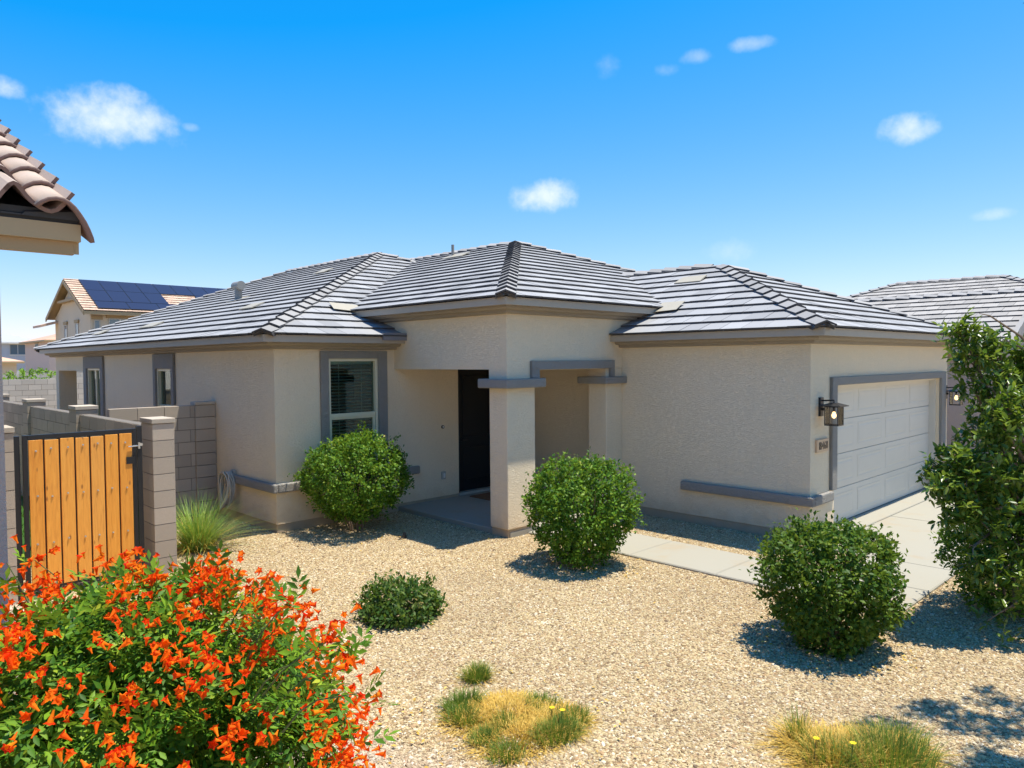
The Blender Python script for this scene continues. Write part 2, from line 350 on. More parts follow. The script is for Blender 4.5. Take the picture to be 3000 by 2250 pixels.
def framemesh(axis, a0, a1, z0, z1, t, d0, d1, top=None, bottom=None, left=None, right=None):
    """picture-frame of bars, outer a0..a1,z0..z1, bar widths, depth d0..d1 on the axis"""
    top = t if top is None else top; bottom = t if bottom is None else bottom; left = t if left is None else left; right = t if right is None else right
    mb = MB()
    def bx(a, b, c, d):
        if axis == 'x': mb.box(d0, d1, a, b, c, d)
        else: mb.box(a, b, d0, d1, c, d)
    if left: bx(a0, a0+left, z0, z1)
    if right: bx(a1-right, a1, z0, z1)
    if top: bx(a0+left, a1-right, z1-top, z1)
    if bottom: bx(a0+left, a1-right, z0, z0+bottom)
    return mb

# ------------------------------------------------------------------ roof tiles
def clip(poly, a, b, c):     # keep a*x+b*y+c>=0
    o = []
    for i in range(len(poly)):
        p, q = poly[i], poly[(i+1) % len(poly)]; dp = a*p[0]+b*p[1]+c; dq = a*q[0]+b*q[1]+c
        if dp >= 0: o.append(p)
        if dp*dq < 0: t = dp/(dp-dq); o.append((p[0]+(q[0]-p[0])*t, p[1]+(q[1]-p[1])*t))
    return o
def parea(p): return abs(sum(p[i][0]*p[(i+1) % len(p)][1]-p[(i+1) % len(p)][0]*p[i][1] for i in range(len(p))))/2 if len(p) > 2 else 0
class TileSet:
    def __init__(s, exposure=.36, width=.33, length=.42, th=.024, tilt=.036): s.e, s.w, s.l, s.th, s.ti = exposure, width, length, th, tilt; s.items = []; s.planes = []; s.skip = []
    def plane(s, pts, visible=True, keep=None):
        P = [Vector(p) for p in pts]; S = (P[1]-P[0]).normalized(); n = S.cross(P[2]-P[0]).normalized()
        if n.z < 0: n = -n
        T = n.cross(S); 
        if T.z < 0: T = -T
        p2 = [((p-P[0]).dot(S), (p-P[0]).dot(T)) for p in P]
        ar = sum(p2[i][0]*p2[(i+1) % len(p2)][1]-p2[(i+1) % len(p2)][0]*p2[i][1] for i in range(len(p2)))
        if ar < 0: p2 = p2[::-1]
        E = []
        for i in range(len(p2)):
            a, b = p2[i], p2[(i+1) % len(p2)]; dx, dy = b[0]-a[0], b[1]-a[1]; l = math.hypot(dx, dy)
            if l < 1e-6: continue
            if abs(dy)/l < .02 and a[1] < .05: continue   # eave edge: let tiles overhang
            E.append((-dy/l, dx/l, -(-dy/l*a[0]+dx/l*a[1])))
        s.planes.append(P)
        rot = Matrix((S, T, n)).transposed()
        if rot.determinant() < 0: rot = Matrix((-S, T, n)).transposed(); mirror = True
        else: mirror = False
        smin = min(p[0] for p in p2); smax = max(p[0] for p in p2); tmax = max(p[1] for p in p2)
        k = 0
        while k*s.e-.04 < tmax:
            t0 = k*s.e-.04; off = (k % 2)*s.w*.5
            i = math.floor((smin-off)/s.w)-1
            while i*s.w+off < smax:
                a = i*s.w+off; rect = [(a+.003, t0), (a+s.w-.003, t0), (a+s.w-.003, t0+s.l), (a+.003, t0+s.l)]; pl = rect
                for e in E:
                    pl = clip(pl, *e)
                    if len(pl) < 3: break
                i += 1
                if parea(pl) < .006: continue
                full = abs(parea(pl)-parea(rect)) < 1e-6
                dj = random.uniform(-.004, .004)
                o = P[0]+S*a+T*(t0+dj)
                loc = [(x-a, y-t0) for x, y in pl]
                cen = P[0]+S*(sum(x for x, y in pl)/len(pl))+T*(sum(y for x, y in pl)/len(pl))
                if keep and not keep(cen): continue
                s.items.append((o, S, T, n, loc, full, cen, visible))
            k += 1
    def mesh(s, loc, sgn=1):
        mb = MB(); n = len(loc); lo = []; hi = []
        for x, y in loc:
            z = s.ti*(1-y/s.l); lo.append((x*sgn, y, z)); hi.append((x*sgn, y, z+s.th))
        b = 0; mb.v = lo+hi
        ccw = sgn > 0
        def add(f, mi): mb.f.append(tuple(f if ccw else f[::-1])); mb.mi.append(mi)
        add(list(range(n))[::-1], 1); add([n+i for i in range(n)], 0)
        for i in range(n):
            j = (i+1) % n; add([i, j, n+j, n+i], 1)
        return mb
    def build(s, roof, mats, limit=300, name='roof_tile'):
        def score(it):
            if not it[7]: return -1
            p = project(it[6])
            if p is None or not (-40 < p[0] < 3040 and -40 < p[1] < 2290): return -1
            v = (it[6]-CAM).normalized(); return parea(it[4])*abs(v.dot(it[3]))/p[2]**2
        sc_ = [(score(it), i) for i, it in enumerate(s.items)]; sc_.sort(reverse=True)
        chosen = [i for q, i in sc_[:limit] if q > 0]; cs = set(chosen); shared = {}
        for i in chosen:
            o, S, T, n, loc, full, cen, _ = s.items[i]
            sgn = 1 if S.cross(T).dot(n) > 0 else -1
            if full and sgn in shared: me = shared[sgn]
            else:
                mb = s.mesh(loc, sgn); me = bpy.data.meshes.new(name); me.from_pydata(mb.v, [], mb.f)
                for mm in mats: me.materials.append(MATS[mm])
                me.polygons.foreach_set('material_index', mb.mi); me.update()
                if full: shared[sgn] = me
            q = Matrix((S*sgn, T, n)).transposed().to_quaternion()
            jit = Matrix.Rotation(random.uniform(-.012, .012), 3, 'Y').to_quaternion()
            inst(name, me, o, roof, q @ jit)
        rest = MB()
        for i, it in enumerate(s.items):
            if i in cs: continue
            o, S, T, n, loc, full, cen, _ = it; sgn = 1 if S.cross(T).dot(n) > 0 else -1
            mb = s.mesh(loc, sgn); b = len(rest.v)
            rest.v += [tuple(o+S*(x*sgn)+T*y+n*z) for x, y, z in mb.v]; rest.f += [tuple(b+k for k in f) for f in mb.f]; rest.mi += mb.mi
        if rest.v:
            r = obj(name+'s', rest, mats, roof); r['kind'] = 'stuff'
def cap_mesh(name, d1, d2, axis, up, length, wing, th, tilt, mats):
    """inverted-V cap: runs +axis from origin, wings along d1/d2"""
    mb = MB(); R_ = []
    for y, lift in ((0, tilt), (length, 0.)):
        c = axis*y+up*(lift+.035); R_.append([c+d1*wing-up*.0, c+up*.02, c+d2*wing, c+d2*wing-up*th, c+up*(.02-th*1.2), c+d1*wing-up*th])
    mb.ring_sweep(R_, True, False); mi0 = []
    mb.mi = [0, 0, 1, 1, 1, 1]
    mb.f.append((5, 4, 1, 0)); mb.f.append((4, 3, 2, 1)); mb.f.append((6, 7, 10, 11)); mb.f.append((7, 8, 9, 10)); mb.mi += [1, 1, 1, 1]
    me = bpy.data.meshes.new(name); me.from_pydata([tuple(p) for p in mb.v], [], mb.f)
    for mm in mats: me.materials.append(MATS[mm])
    me.polygons.foreach_set('material_index', mb.mi); me.update(); return me
def ridge_caps(roof, A, Bp, n1, n2, mats, e=.35, wing=.145, starter=True, name='ridge_tile'):
    A = Vector(A); Bp = Vector(Bp); ax = (Bp-A).normalized(); up = (Vector(n1)+Vector(n2)).normalized()
    def wd(n, other):
        d = Vector(n).cross(ax).normalized()
        if d.dot(Vector(other)) > 0: d = -d
        return d
    d1 = wd(n1, n2); d2 = wd(n2, n1)
    # wings point away from the other plane
    if d1.dot(Vector(n1)-Vector(n2)) < 0: d1 = -d1
    if d2.dot(Vector(n2)-Vector(n1)) < 0: d2 = -d2
    if d1.cross(d2).dot(ax) > 0: d1, d2 = d2, d1
    me = cap_mesh(name, d1, d2, ax, up, .41, wing, .022, .04, mats)
    Ln = (Bp-A).length; k = 0
    base = up*.045
    while k*e < Ln-.22:
        inst(name, me, A+ax*(k*e-.03)+base+up*random.uniform(-.003, .003), roof); k += 1
    if starter:
        inst(name, me, A+ax*.0+base-up*.035, roof); inst(name, me, A+ax*.03+base-up*.065, roof)
def pnorm(a, b, c):
    n = (Vector(b)-Vector(a)).cross(Vector(c)-Vector(a)).normalized(); return n if n.z > 0 else -n
def cornice(path, prof, closed=False):
    """sweep profile [(out, z)] along an axis-aligned 2-d path; outward is to the right of travel"""
    mb = MB(); rings = []
    n = len(path)
    for i, p in enumerate(path):
        p = Vector(p); ds = []
        if i > 0: ds.append((p-Vector(path[i-1])).normalized())
        if i < n-1: ds.append((Vector(path[i+1])-p).normalized())
        off = Vector((0, 0))
        for d in ds: off += Vector((d.y, -d.x))
        if len(ds) == 2 and abs(ds[0].dot(ds[1])) > .99: off /= 2
        rings.append([(p.x+off.x*o, p.y+off.y*o, z) for o, z in prof])
    mb.ring_sweep(rings, True, True); return mb

# ================================================================== THE SETTING
struct('ground', B(-700, 700, -60, 900, -.4, 0), 'gravel_ground')
WALK = (-2.25, -1.25)
panels = [(WALK[0], WALK[1], 2.56, 3.15), (WALK[0], WALK[1], 1.35, 2.55), (WALK[0], WALK[1], .135, 1.34), (WALK[0], WALK[1], -.85, .125),
          (WALK[0], -1.245, -1.82, -.86), (-1.235, -.225, -1.82, -.86)]
def slab(mb, x0, x1, y0, y1, z1, b=.012):
    P = [(x0, y0, -.1), (x1, y0, -.1), (x1, y1, -.1), (x0, y1, -.1), (x0, y0, z1-b), (x1, y0, z1-b), (x1, y1, z1-b), (x0, y1, z1-b)]
    mb.ring_sweep([P[:4], P[4:], [(x0+b, y0+b, z1), (x1-b, y0+b, z1), (x1-b, y1-b, z1), (x0+b, y1-b, z1)]], True, True)
    return mb
wk = struct('walkway', B(WALK[0]+.02, WALK[1]-.02, -.84, 3.13, -.12, .012), 'mortar')
for p in panels: obj('slab', slab(MB(), *p, .035), 'concrete', wk)
dv = struct('driveway', B(-.18, 4.93, -12, -.02, -.12, .006), 'mortar')
for (x0, x1) in ((-.2, 2.44), (2.46, 4.95)):
    y = -.215
    for y1 in (-3.6, -7.2, -12): obj('slab', slab(MB(), x0, x1, y1+.01, y, .03), 'concrete', dv); y = y1
obj('apron', slab(MB(), .72, 5.8, -.2, .2, .034), 'concrete', dv)
struct('porch_floor', slab(MB(), -2.6, .02, 3.16, 5.86, .085), 'concrete')
lawn = MB()
for i in range(2600):
    x = random.uniform(-8.5, -6.75); y = random.uniform(6.4, 14); a = random.uniform(0, 6.28); h = random.uniform(.03, .06); dx, dy = .012*math.cos(a), .012*math.sin(a)
    lawn.face([(x-dx, y-dy, 0.004), (x+dx, y+dy, 0.004), (x+random.uniform(-.02, .02), y+random.uniform(-.02, .02), h)])
lawn.face([(-8.5, 6.4, .004), (-6.75, 6.4, .004), (-6.75, 14, .004), (-8.5, 14, .004)])
lw = obj('lawn', lawn, 'turf'); lw['kind'] = 'stuff'; tag(lw, 'bright green turf strip behind the wooden gate', 'lawn')

# loose gravel: real stones instanced over the yard
def blocked(x, y):
    if WALK[0]-.03 < x < WALK[1]+.03 and -1.85 < y < 3.2: return True
    if -2.25 < x < 5 and -1.85 < y < -.83: return True
    if x > -.22 and y < .0: return True
    if x > -.02 and y > -.02: return True
    if x > -2.62 and y > 3.14: return True
    if x > -4.8 and y > 5.83: return True
    if x < -8.85 and y > 1.0: return True
    if y > 6.3 and x < -6.7: return True
    return False
gm = MB(); step = .15
for i in range(int(-9.9/step), int(.2/step)+1):
    for j in range(int(-4.2/step), int(9/step)+1):
        x, y = i*step, j*step; cx_, cy_ = x+step/2, y+step/2
        if blocked(cx_, cy_): continue
        p = project((cx_, cy_, 0))
        if p is None or p[0] < -500 or p[0] > 3500 or p[1] > 2700 or p[2] > 14.5: continue
        gm.face([(x, y, .004), (x+step, y, .004), (x+step, y+step, .004), (x, y+step, .004)])
gr = obj('gravel', gm, 'gravel_ground'); gr['kind'] = 'stuff'; tag(gr, 'tan and cream decomposed pebble gravel covering the front yard', 'gravel')
gr.data.materials.append(MATS['pebble'])
ng = bpy.data.node_groups.new('pebbles', 'GeometryNodeTree'); ng.interface.new_socket('Geometry', in_out='INPUT', socket_type='NodeSocketGeometry'); ng.interface.new_socket('Geometry', in_out='OUTPUT', socket_type='NodeSocketGeometry')
gn, gl_ = ng.nodes, ng.links
gi = gn.new('NodeGroupInput'); go = gn.new('NodeGroupOutput'); ds = gn.new('GeometryNodeDistributePointsOnFaces'); ds.inputs['Density'].default_value = 3300
gl_.new(gi.outputs[0], ds.inputs['Mesh'])
ico = gn.new('GeometryNodeMeshIcoSphere'); ico.inputs['Radius'].default_value = .5; ico.inputs['Subdivisions'].default_value = 1
sm_ = gn.new('GeometryNodeSetMaterial'); sm_.inputs['Material'].default_value = MATS['pebble']; gl_.new(ico.outputs[0], sm_.inputs[0])
ip = gn.new('GeometryNodeInstanceOnPoints'); gl_.new(ds.outputs['Points'], ip.inputs['Points']); gl_.new(sm_.outputs[0], ip.inputs['Instance'])
rv = gn.new('FunctionNodeRandomValue'); rv.data_type = 'FLOAT_VECTOR'; rv.inputs[0].default_value = (.011, .009, .007); rv.inputs[1].default_value = (.037, .026, .018); gl_.new(rv.outputs[0], ip.inputs['Scale'])
rr = gn.new('FunctionNodeRandomValue'); rr.data_type = 'FLOAT_VECTOR'; rr.inputs[0].default_value = (-.45, -.45, 0); rr.inputs[1].default_value = (.45, .45, 6.28); gl_.new(rr.outputs[0], ip.inputs['Rotation'])
ds2 = gn.new('GeometryNodeDistributePointsOnFaces'); ds2.inputs['Density'].default_value = 45; ds2.inputs['Seed'].default_value = 5; gl_.new(gi.outputs[0], ds2.inputs['Mesh'])
ip2 = gn.new('GeometryNodeInstanceOnPoints'); gl_.new(ds2.outputs['Points'], ip2.inputs['Points']); gl_.new(sm_.outputs[0], ip2.inputs['Instance']); gl_.new(rr.outputs[0], ip2.inputs['Rotation'])
rv2 = gn.new('FunctionNodeRandomValue'); rv2.data_type = 'FLOAT_VECTOR'; rv2.inputs[0].default_value = (.034, .028, .02); rv2.inputs[1].default_value = (.062, .044, .032); gl_.new(rv2.outputs[0], ip2.inputs['Scale'])
jg = gn.new('GeometryNodeJoinGeometry'); gl_.new(ip2.outputs[0], jg.inputs[0]); gl_.new(gi.outputs[0], jg.inputs[0]); gl_.new(ip.outputs[0], jg.inputs[0]); gl_.new(jg.outputs[0], go.inputs[0])
md = gr.modifiers.new('pebbles', 'NODES'); md.node_group = ng

# ================================================================== MAIN HOUSE
XL, YW, XC, YA, WG = -4.78, 5.854, -2.654, 3.15, 6.218
ZE, ZE2, O = 2.881, 3.344, .313
house = thing('house', (0, 6, 0), 'single storey stucco house with grey tile hip roof and white garage door', 'house')
def part(name, mb, mats, **k): return obj(name, mb, mats, house, **k)
TW = .16
# walls
part('wall', wallmesh('x', XL, YW, 15.9, .13, 2.87, [(9.89, 10.71, .9, 2.42), (14.34, 15.44, .3, 2.42)], TW), 'stucco_wall')
part('wall', wallmesh('y', YW, XL+TW, -.0, .13, 2.87, [(-3.90, -2.99, .86, 2.575), (-1.27, -.25, .131, 2.44)], TW), 'stucco_wall')
part('wall', wallmesh('x', 0, .0+TW, YW+TW, .13, 2.87, [], TW), 'stucco_wall')
part('wall', wallmesh('y', 0, 0, WG, .13, 2.87, [(.80, 5.72, .0, 2.13)], TW), 'stucco_wall')
part('wall', B(WG-TW, WG, TW, 15.9, .13, 2.87), 'stucco_wall'); part('wall', B(XL+TW, WG-TW, 15.74, 15.9, .13, 2.87), 'stucco_wall')
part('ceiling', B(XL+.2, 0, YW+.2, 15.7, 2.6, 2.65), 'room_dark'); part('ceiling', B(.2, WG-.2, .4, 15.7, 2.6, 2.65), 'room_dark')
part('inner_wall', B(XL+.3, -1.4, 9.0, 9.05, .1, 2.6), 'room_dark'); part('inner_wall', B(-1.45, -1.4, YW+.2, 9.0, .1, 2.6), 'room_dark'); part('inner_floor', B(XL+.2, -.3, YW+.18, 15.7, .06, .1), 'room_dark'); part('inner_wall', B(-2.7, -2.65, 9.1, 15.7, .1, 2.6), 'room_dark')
# raised entry block: beams, column, pilaster
part('entry_beam', B(XC, XC+.34, YA+.371, 7.2, 2.394, 3.33), 'stucco_wall')
part('entry_beam', wallmesh('y', YA, XC, 2.4, 2.235, 3.33, [(-2.03, -.36, 2.2, 2.38), (-.36, 2.6, 2.2, 2.38)], .371), 'stucco_wall')
part('column', B(XC, XC+.567, YA+.001, YA+.37, .12, 2.24), 'stucco_wall', bevel=.012)
part('column_base', B(XC+.02, XC+.55, YA+.02, YA+.35, -.05, .12), 'stucco_stem')
part('pilaster', B(-.424, -.002, YA+.001, YA+.37, .13, 2.381), 'stucco_wall', bevel=.01)
part('porch_ceiling', B(XC+.3, .3, YA+.3, 6.3, 2.78, 2.84), 'stucco_wall')
part('column_cap', B(XC-.12, XC+.567+.12, YA-.12, YA+.371+.12, 2.13, 2.262), 'stucco_trim', bevel=.018)
cp = MB(); cp.box(-.56, -.003, YA-.11, YA+.50, 2.135, 2.25); part('column_cap', cp, 'stucco_trim', bevel=.018)
at = MB(); at.box(-2.19, -.26, YA-.055, YA+.02, 2.385, 2.515); at.box(-2.19, -2.035, YA-.055, YA+.02, 2.264, 2.384); at.box(-.355, -.26, YA-.055, YA+.02, 2.252, 2.384); part('arch_trim', at, 'stucco_trim', bevel=.006)
# foundation stem below the stucco
stem = MB(); stem.box(XL+.015, XL+.1, YW+.015, 15.9, -.1, .13); stem.box(XL+.1, 0, YW+.015, YW+.1, -.1, .13); stem.box(.015, .1, .015, YA, -.1, .13); stem.box(.1, .79, .015, .1, -.1, .13); stem.box(5.73, WG-.015, .015, .1, -.1, .13); stem.box(WG-.1, WG-.015, .1, 15.9, -.1, .13)
part('foundation_stem', stem, 'stucco_stem')
# sill bands
part('sill_band', B(XL-.075, XL, YW-.075, 7.68, .60, .735), 'stucco_trim', bevel=.02); part('sill_band', B(XL+.001, -2.19, YW-.075, YW-.001, .60, .735), 'stucco_trim', bevel=.02)
part('sill_band', B(-.08, -.001, -.08, 1.99, .51, .645), 'stucco_trim', bevel=.02); part('sill_band', B(0, .62, -.08, -.001, .51, .645), 'stucco_trim', bevel=.02)
part('sill_band', B(5.99, WG+.08, -.08, -.001, .51, .645), 'stucco_trim', bevel=.02)
# eaves
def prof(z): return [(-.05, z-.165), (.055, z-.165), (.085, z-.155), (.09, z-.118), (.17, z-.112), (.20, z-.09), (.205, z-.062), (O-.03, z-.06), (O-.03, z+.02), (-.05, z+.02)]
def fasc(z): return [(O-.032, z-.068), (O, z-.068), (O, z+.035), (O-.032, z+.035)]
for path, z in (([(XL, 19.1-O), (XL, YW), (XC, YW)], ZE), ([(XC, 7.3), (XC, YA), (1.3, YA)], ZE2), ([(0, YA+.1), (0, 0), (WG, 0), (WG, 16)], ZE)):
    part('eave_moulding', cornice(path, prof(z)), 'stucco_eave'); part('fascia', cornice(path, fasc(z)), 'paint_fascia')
part('eave_moulding', B(XL, 7, 18.8, 19.1-O, 2.72, 2.9), 'stucco_eave')
# covered patio at the back
part('patio_post', B(XL, XL+.42, 18.22, 18.51, 0, 2.36), 'stucco_wall'); part('patio_beam', B(XL, XL+.3, 15.9, 18.51, 2.36, 2.87), 'stucco_wall')
part('patio_beam', B(XL+.3, 7, 18.22, 18.51, 2.36, 2.87), 'stucco_wall'); part('patio_post', B(1.2, 1.6, 18.22, 18.51, 0, 2.36), 'stucco_wall')
# window on the front wall
def window(axis, a0, a1, z0, z1, plane, rail, blinds=True, slide=False):
    g = plane+.05
    f = part('window', framemesh(axis, a0, a1, z0, z1, .045, plane-.012, plane+.09), 'paint_frame', bevel=.004)
    def bb(a, b, c, d, e0, e1): return B(e0, e1, a, b, c, d) if axis == 'x' else B(a, b, e0, e1, c, d)
    if slide: obj('meeting_rail', bb((a0+a1)/2-.03, (a0+a1)/2+.03, z0+.045, z1-.045, plane+.02, plane+.075), 'paint_frame', f)
    else:
        obj('meeting_rail', bb(a0+.045, a1-.045, rail-.035, rail+.03, plane+.01, plane+.075), 'paint_frame', f, bevel=.004)
        obj('sash', framemesh(axis, a0+.045, a1-.045, z0+.045, rail-.035, .03, plane+.025, plane+.065), 'paint_frame', f)
    obj('pane', bb(a0+.04, a1-.04, rail, z1-.04, g, g+.006), 'glass', f); obj('pane', bb(a0+.04, a1-.04, z0+.04, rail, g+.004, g+.01), 'glass', f)
    if blinds:
        z = z1-.09
        obj('blind_headrail', bb(a0+.05, a1-.05, z1-.085, z1-.045, plane+.10, plane+.15), 'blind', f)
        while z > z0+.08:
            mb = MB(); d0, d1 = plane+.095, plane+.145
            Q = [(a0+.05, d0, z-.004), (a1-.05, d0, z-.004), (a1-.05, d1, z+.006), (a0+.05, d1, z+.006)]
            if axis == 'x': Q = [(d, a, c) for a, d, c in Q]
            mb.hexa(Q+[(x, y, c+.003) for x, y, c in Q]); obj('blind_slat', mb, 'blind', f); z -= .05
        for k in (.27, .73): a = a0+(a1-a0)*k; obj('blind_cord', bb(a-.004, a+.004, z0+.06, z1-.06, plane+.091, plane+.094), 'blind', f)
    return f
window('y', -3.90, -2.99, .86, 2.575, YW, 1.68)
part('window_trim', framemesh('y', -4.04, -2.82, .736, 2.69, .14, YW-.045, YW-.001, top=.115, bottom=.12, right=.17), 'stucco_trim', bevel=.008)
window('x', 9.89, 10.71, .9, 2.42, XL, 1.70); part('window_trim', framemesh('x', 9.76, 10.84, .77, 2.70, .13, XL-.05, XL-.001, top=.28), 'stucco_trim', bevel=.008)
window('x', 14.34, 15.44, .3, 2.42, XL, 1.2, False, True); part('window_trim', framemesh('x', 14.13, 15.68, .17, 2.70, .21, XL-.05, XL-.001, top=.28), 'stucco_trim', bevel=.008)
# entry door
dr = part('door', B(-1.22, -.29, YW+.09, YW+.135, .14, 2.40), 'paint_door')
for (a, b, c, d) in ((-1.10, -.41, .32, .95), (-1.10, -.41, 1.12, 2.26)): obj('panel', framemesh('y', a, b, c, d, .03, YW+.075, YW+.089), 'paint_door', dr, bevel=.004)
hd = MB(); hd.cyl((-1.13, YW+.09, 1.08), (0, -1, 0), .028, .02); hd.tube([(-1.13, YW+.075, 1.08), (-1.13, YW+.04, 1.08), (-1.02, YW+.04, 1.08)], .011, 8); obj('handle', hd, 'paint_black', dr)
part('door_frame', framemesh('y', -1.27, -.25, .131, 2.44, .045, YW+.02, YW+.15, bottom=0), 'paint_black')
part('door_sill', B(-1.27, -.25, YW-.03, YW+.15, .09, .135), 'plastic_grey')
db = MB(); db.cyl((-1.64, YW, 1.36), (0, -1, 0), .03, .022, 20); part('doorbell', db, 'plastic_black'); db = MB(); db.cyl((-1.64, YW-.022, 1.36), (0, -1, 0), .016, .008, 16); part('doorbell_button', db, 'plastic_white')
ob = part('outlet', B(-1.685, -1.595, YW-.035, YW-.001, .43, .57), 'plastic_grey', bevel=.01); oc = MB(); oc.box(-1.66, -1.62, YW-.05, YW-.036, .46, .54); obj('outlet_cover', oc, 'plastic_white', ob, bevel=.008)
# garage: trim, recessed sectional door
gt = framemesh('y', .63, 5.98, .646, 2.25, .17, -.05, -.001, bottom=0, top=.12, right=.26); part('garage_trim', gt, 'stucco_trim', bevel=.008)
part('garage_jamb', framemesh('y', .80, 5.72, .035, 2.13, .035, .06, .17, bottom=0), 'paint_garage')
gd = part('garage_door', B(.83, 5.69, .20, .22, .04, 2.12), 'paint_garage')
SW = 4.86/4
for r_ in range(4):
    z0 = .04+r_*.52
    s_ = obj('door_section', B(.83, 5.69, .165, .20, z0+.003, z0+.517), 'paint_garage', gd, bevel=.006)
    # raised panels sit on the sections (thing > part > sub-part)
for r_ in range(4):
    for c_ in range(4):
        z0 = .04+r_*.52; a = .83+c_*SW
        mb = MB(); x0, x1, y0, y1 = a+.09, a+SW-.09, z0+.085, z0+.435
        F = .165
        def rg(i, d): return [(x0+i, F-d, y0+i), (x1-i, F-d, y0+i), (x1-i, F-d, y1-i), (x0+i, F-d, y1-i)]
        mb.ring_sweep([rg(0, -.001), rg(.0, .004), rg(.016, .004), rg(.026, .001), rg(.045, .001), rg(.065, .005)], True, False); mb.face(rg(.065, .005))
        obj('panel', mb, 'paint_garage', gd)
part('weather_strip', B(.83, 5.69, .17, .2, .034, .046), 'plastic_black')

# roof
TS = TileSet()
xe, ye, yb = XL-O, YW-O, 19.1; A1 = Vector((1.1, ye+6.19, ZE+.385*6.19)); A2 = Vector((1.1, 16.6, A1.z)); xr = 1.1+6.19
C1, C2, C3, C4 = Vector((xe, ye, ZE)), Vector((xe, yb, ZE)), Vector((xr, ye, ZE)), Vector((xr, yb, ZE))
g0 = -O; GX = WG/2; GA = Vector((GX, GX, ZE+.411*(GX+O))); G1, G2 = Vector((-O, -O, ZE)), Vector((WG+O, -O, ZE)); GB = Vector((GX, 9.5, GA.z))
mx0, my0 = XC-O, YA-O; MA = Vector((2.08, 7.74, 5.17)); Mc = Vector((mx0, my0, ZE2)); MR = Vector((2*MA.x-mx0, my0, ZE2)); MBk = Vector((MA.x, 12.4, MA.z))
yl = 12.0
def up(v, d=.02): return Vector((v.x, v.y, v.z+d))
deck = MB()
for poly in ([C2, C1, A1, A2], [C1, C3, A1], [C3, C4, A2, A1], [C4, C2, A2], [Vector((-O, 9.5, ZE)), G1, GA, GB], [G1, G2, GA], [G2, Vector((WG+O, 9.5, ZE)), GB, GA],
             [Vector((mx0, 12.4, ZE2)), Mc, MA, MBk], [Mc, MR, MA], [MR, Vector((MR.x, 12.4, ZE2)), MBk, MA]): deck.face([up(p, .02) for p in poly])
roof = part('roof', deck, 'metal_flash')
def U(*ps): return [up(p, .025) for p in ps]
def zmain(x, y): return min(ZE+.385*(y-ye), ZE+.385*(x-xe), A1.z, ZE+.385*(xr-x))
def zmid(x, y): return min(ZE2+(MA.z-ZE2)/(MA.x-mx0)*(x-mx0), ZE2+(MA.z-ZE2)/(MA.y-my0)*(y-my0), ZE2+(MA.z-ZE2)/(MR.x-MA.x)*(MR.x-x))
def zgar(x, y): return min(ZE+.411*(x+O), ZE+.411*(y+O), ZE+.411*(WG+O-x)) if y < 9.4 else 0
TS.plane(U(C2, C1, A1, A2))
TS.plane(U(C1, C3, A1), keep=lambda c: c.x < XC+.1 or (c.z > zmid(c.x, c.y)-.10 and c.z > zgar(c.x, c.y)-.1))
TS.plane(U(Vector((mx0, 12.4, ZE2)), Mc, MA, MBk), keep=lambda c: c.z > zmain(c.x, c.y)-.10)
TS.plane(U(Mc, MR, MA), keep=lambda c: c.z > zgar(c.x, c.y)-.10)
TS.plane(U(Vector((-O, 9.4, ZE)), G1, GA, Vector((GX, 9.4, GA.z))), keep=lambda c: c.y < YA+.1 or c.z > zmid(c.x, c.y)-.10)
TS.plane(U(G1, G2, GA))
TS.plane(U(G2, Vector((WG+O, 9.5, ZE)), GB, GA), False)
TS.build(roof, ['tile_top', 'tile_edge_shaded'])
nL = pnorm(C2, C1, A1); nF = pnorm(C1, C3, A1); nR = pnorm(C3, C4, A1); nB = pnorm(C4, C2, A2)
gL = pnorm(G1, GA, GB); gF = pnorm(G1, G2, GA); gR = pnorm(G2, GB, GA); mL = pnorm(Mc, MA, MBk); mF = pnorm(Mc, MR, MA); mR = pnorm(MR, MBk, MA)
CM = ['tile_cap', 'tile_edge_shaded']
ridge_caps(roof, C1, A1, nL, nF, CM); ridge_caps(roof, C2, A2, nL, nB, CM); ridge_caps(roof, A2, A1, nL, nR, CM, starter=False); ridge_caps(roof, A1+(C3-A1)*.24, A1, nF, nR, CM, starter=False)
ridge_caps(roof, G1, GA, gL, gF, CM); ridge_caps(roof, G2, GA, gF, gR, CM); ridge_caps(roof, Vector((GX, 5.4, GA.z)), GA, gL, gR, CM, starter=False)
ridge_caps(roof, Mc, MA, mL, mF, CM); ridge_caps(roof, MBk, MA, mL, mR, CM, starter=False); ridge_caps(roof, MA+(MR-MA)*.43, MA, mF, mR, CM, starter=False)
# flashings where the raised eave meets the lower roofs, and roof vents
def flash(P, th=.006, mat='metal_flash', nm='flashing'):
    P = [Vector(p) for p in P]; n = (P[1]-P[0]).cross(P[2]-P[0]).normalized(); mb = MB()
    if n.z < 0: n = -n
    mb.hexa(P+[p+n*th for p in P]); return obj(nm, mb, mat, roof)
def onml(x, y, d=.02): return Vector((x, y, ZE+.385*(y-ye)+d))
def ongl(x, y, d=.02): return Vector((x, y, ZE+.411*(x+O)+d))
flash([onml(XC-.42, ye-.04, .06), onml(XC-.005, ye-.04, .06), onml(XC-.005, 6.9, .06), onml(XC-.28, 6.9, .06)])
flash([onml(-3.32, 6.62, .115), onml(-2.8, 6.50, .115), onml(-2.72, 6.86, .125), onml(-3.22, 6.95, .125)], mat='metal_flash_tan')
flash([ongl(-O-.04, YA-.3, .06), ongl(-O-.04, YA-.005, .06), ongl(1.0, YA-.005, .06), ongl(1.0, YA-.25, .06)])
flash([ongl(.50, YA-.72, .115), ongl(.42, YA-.25, .12), ongl(.86, YA-.22, .125), ongl(.88, YA-.65, .125)], mat='metal_flash_tan')
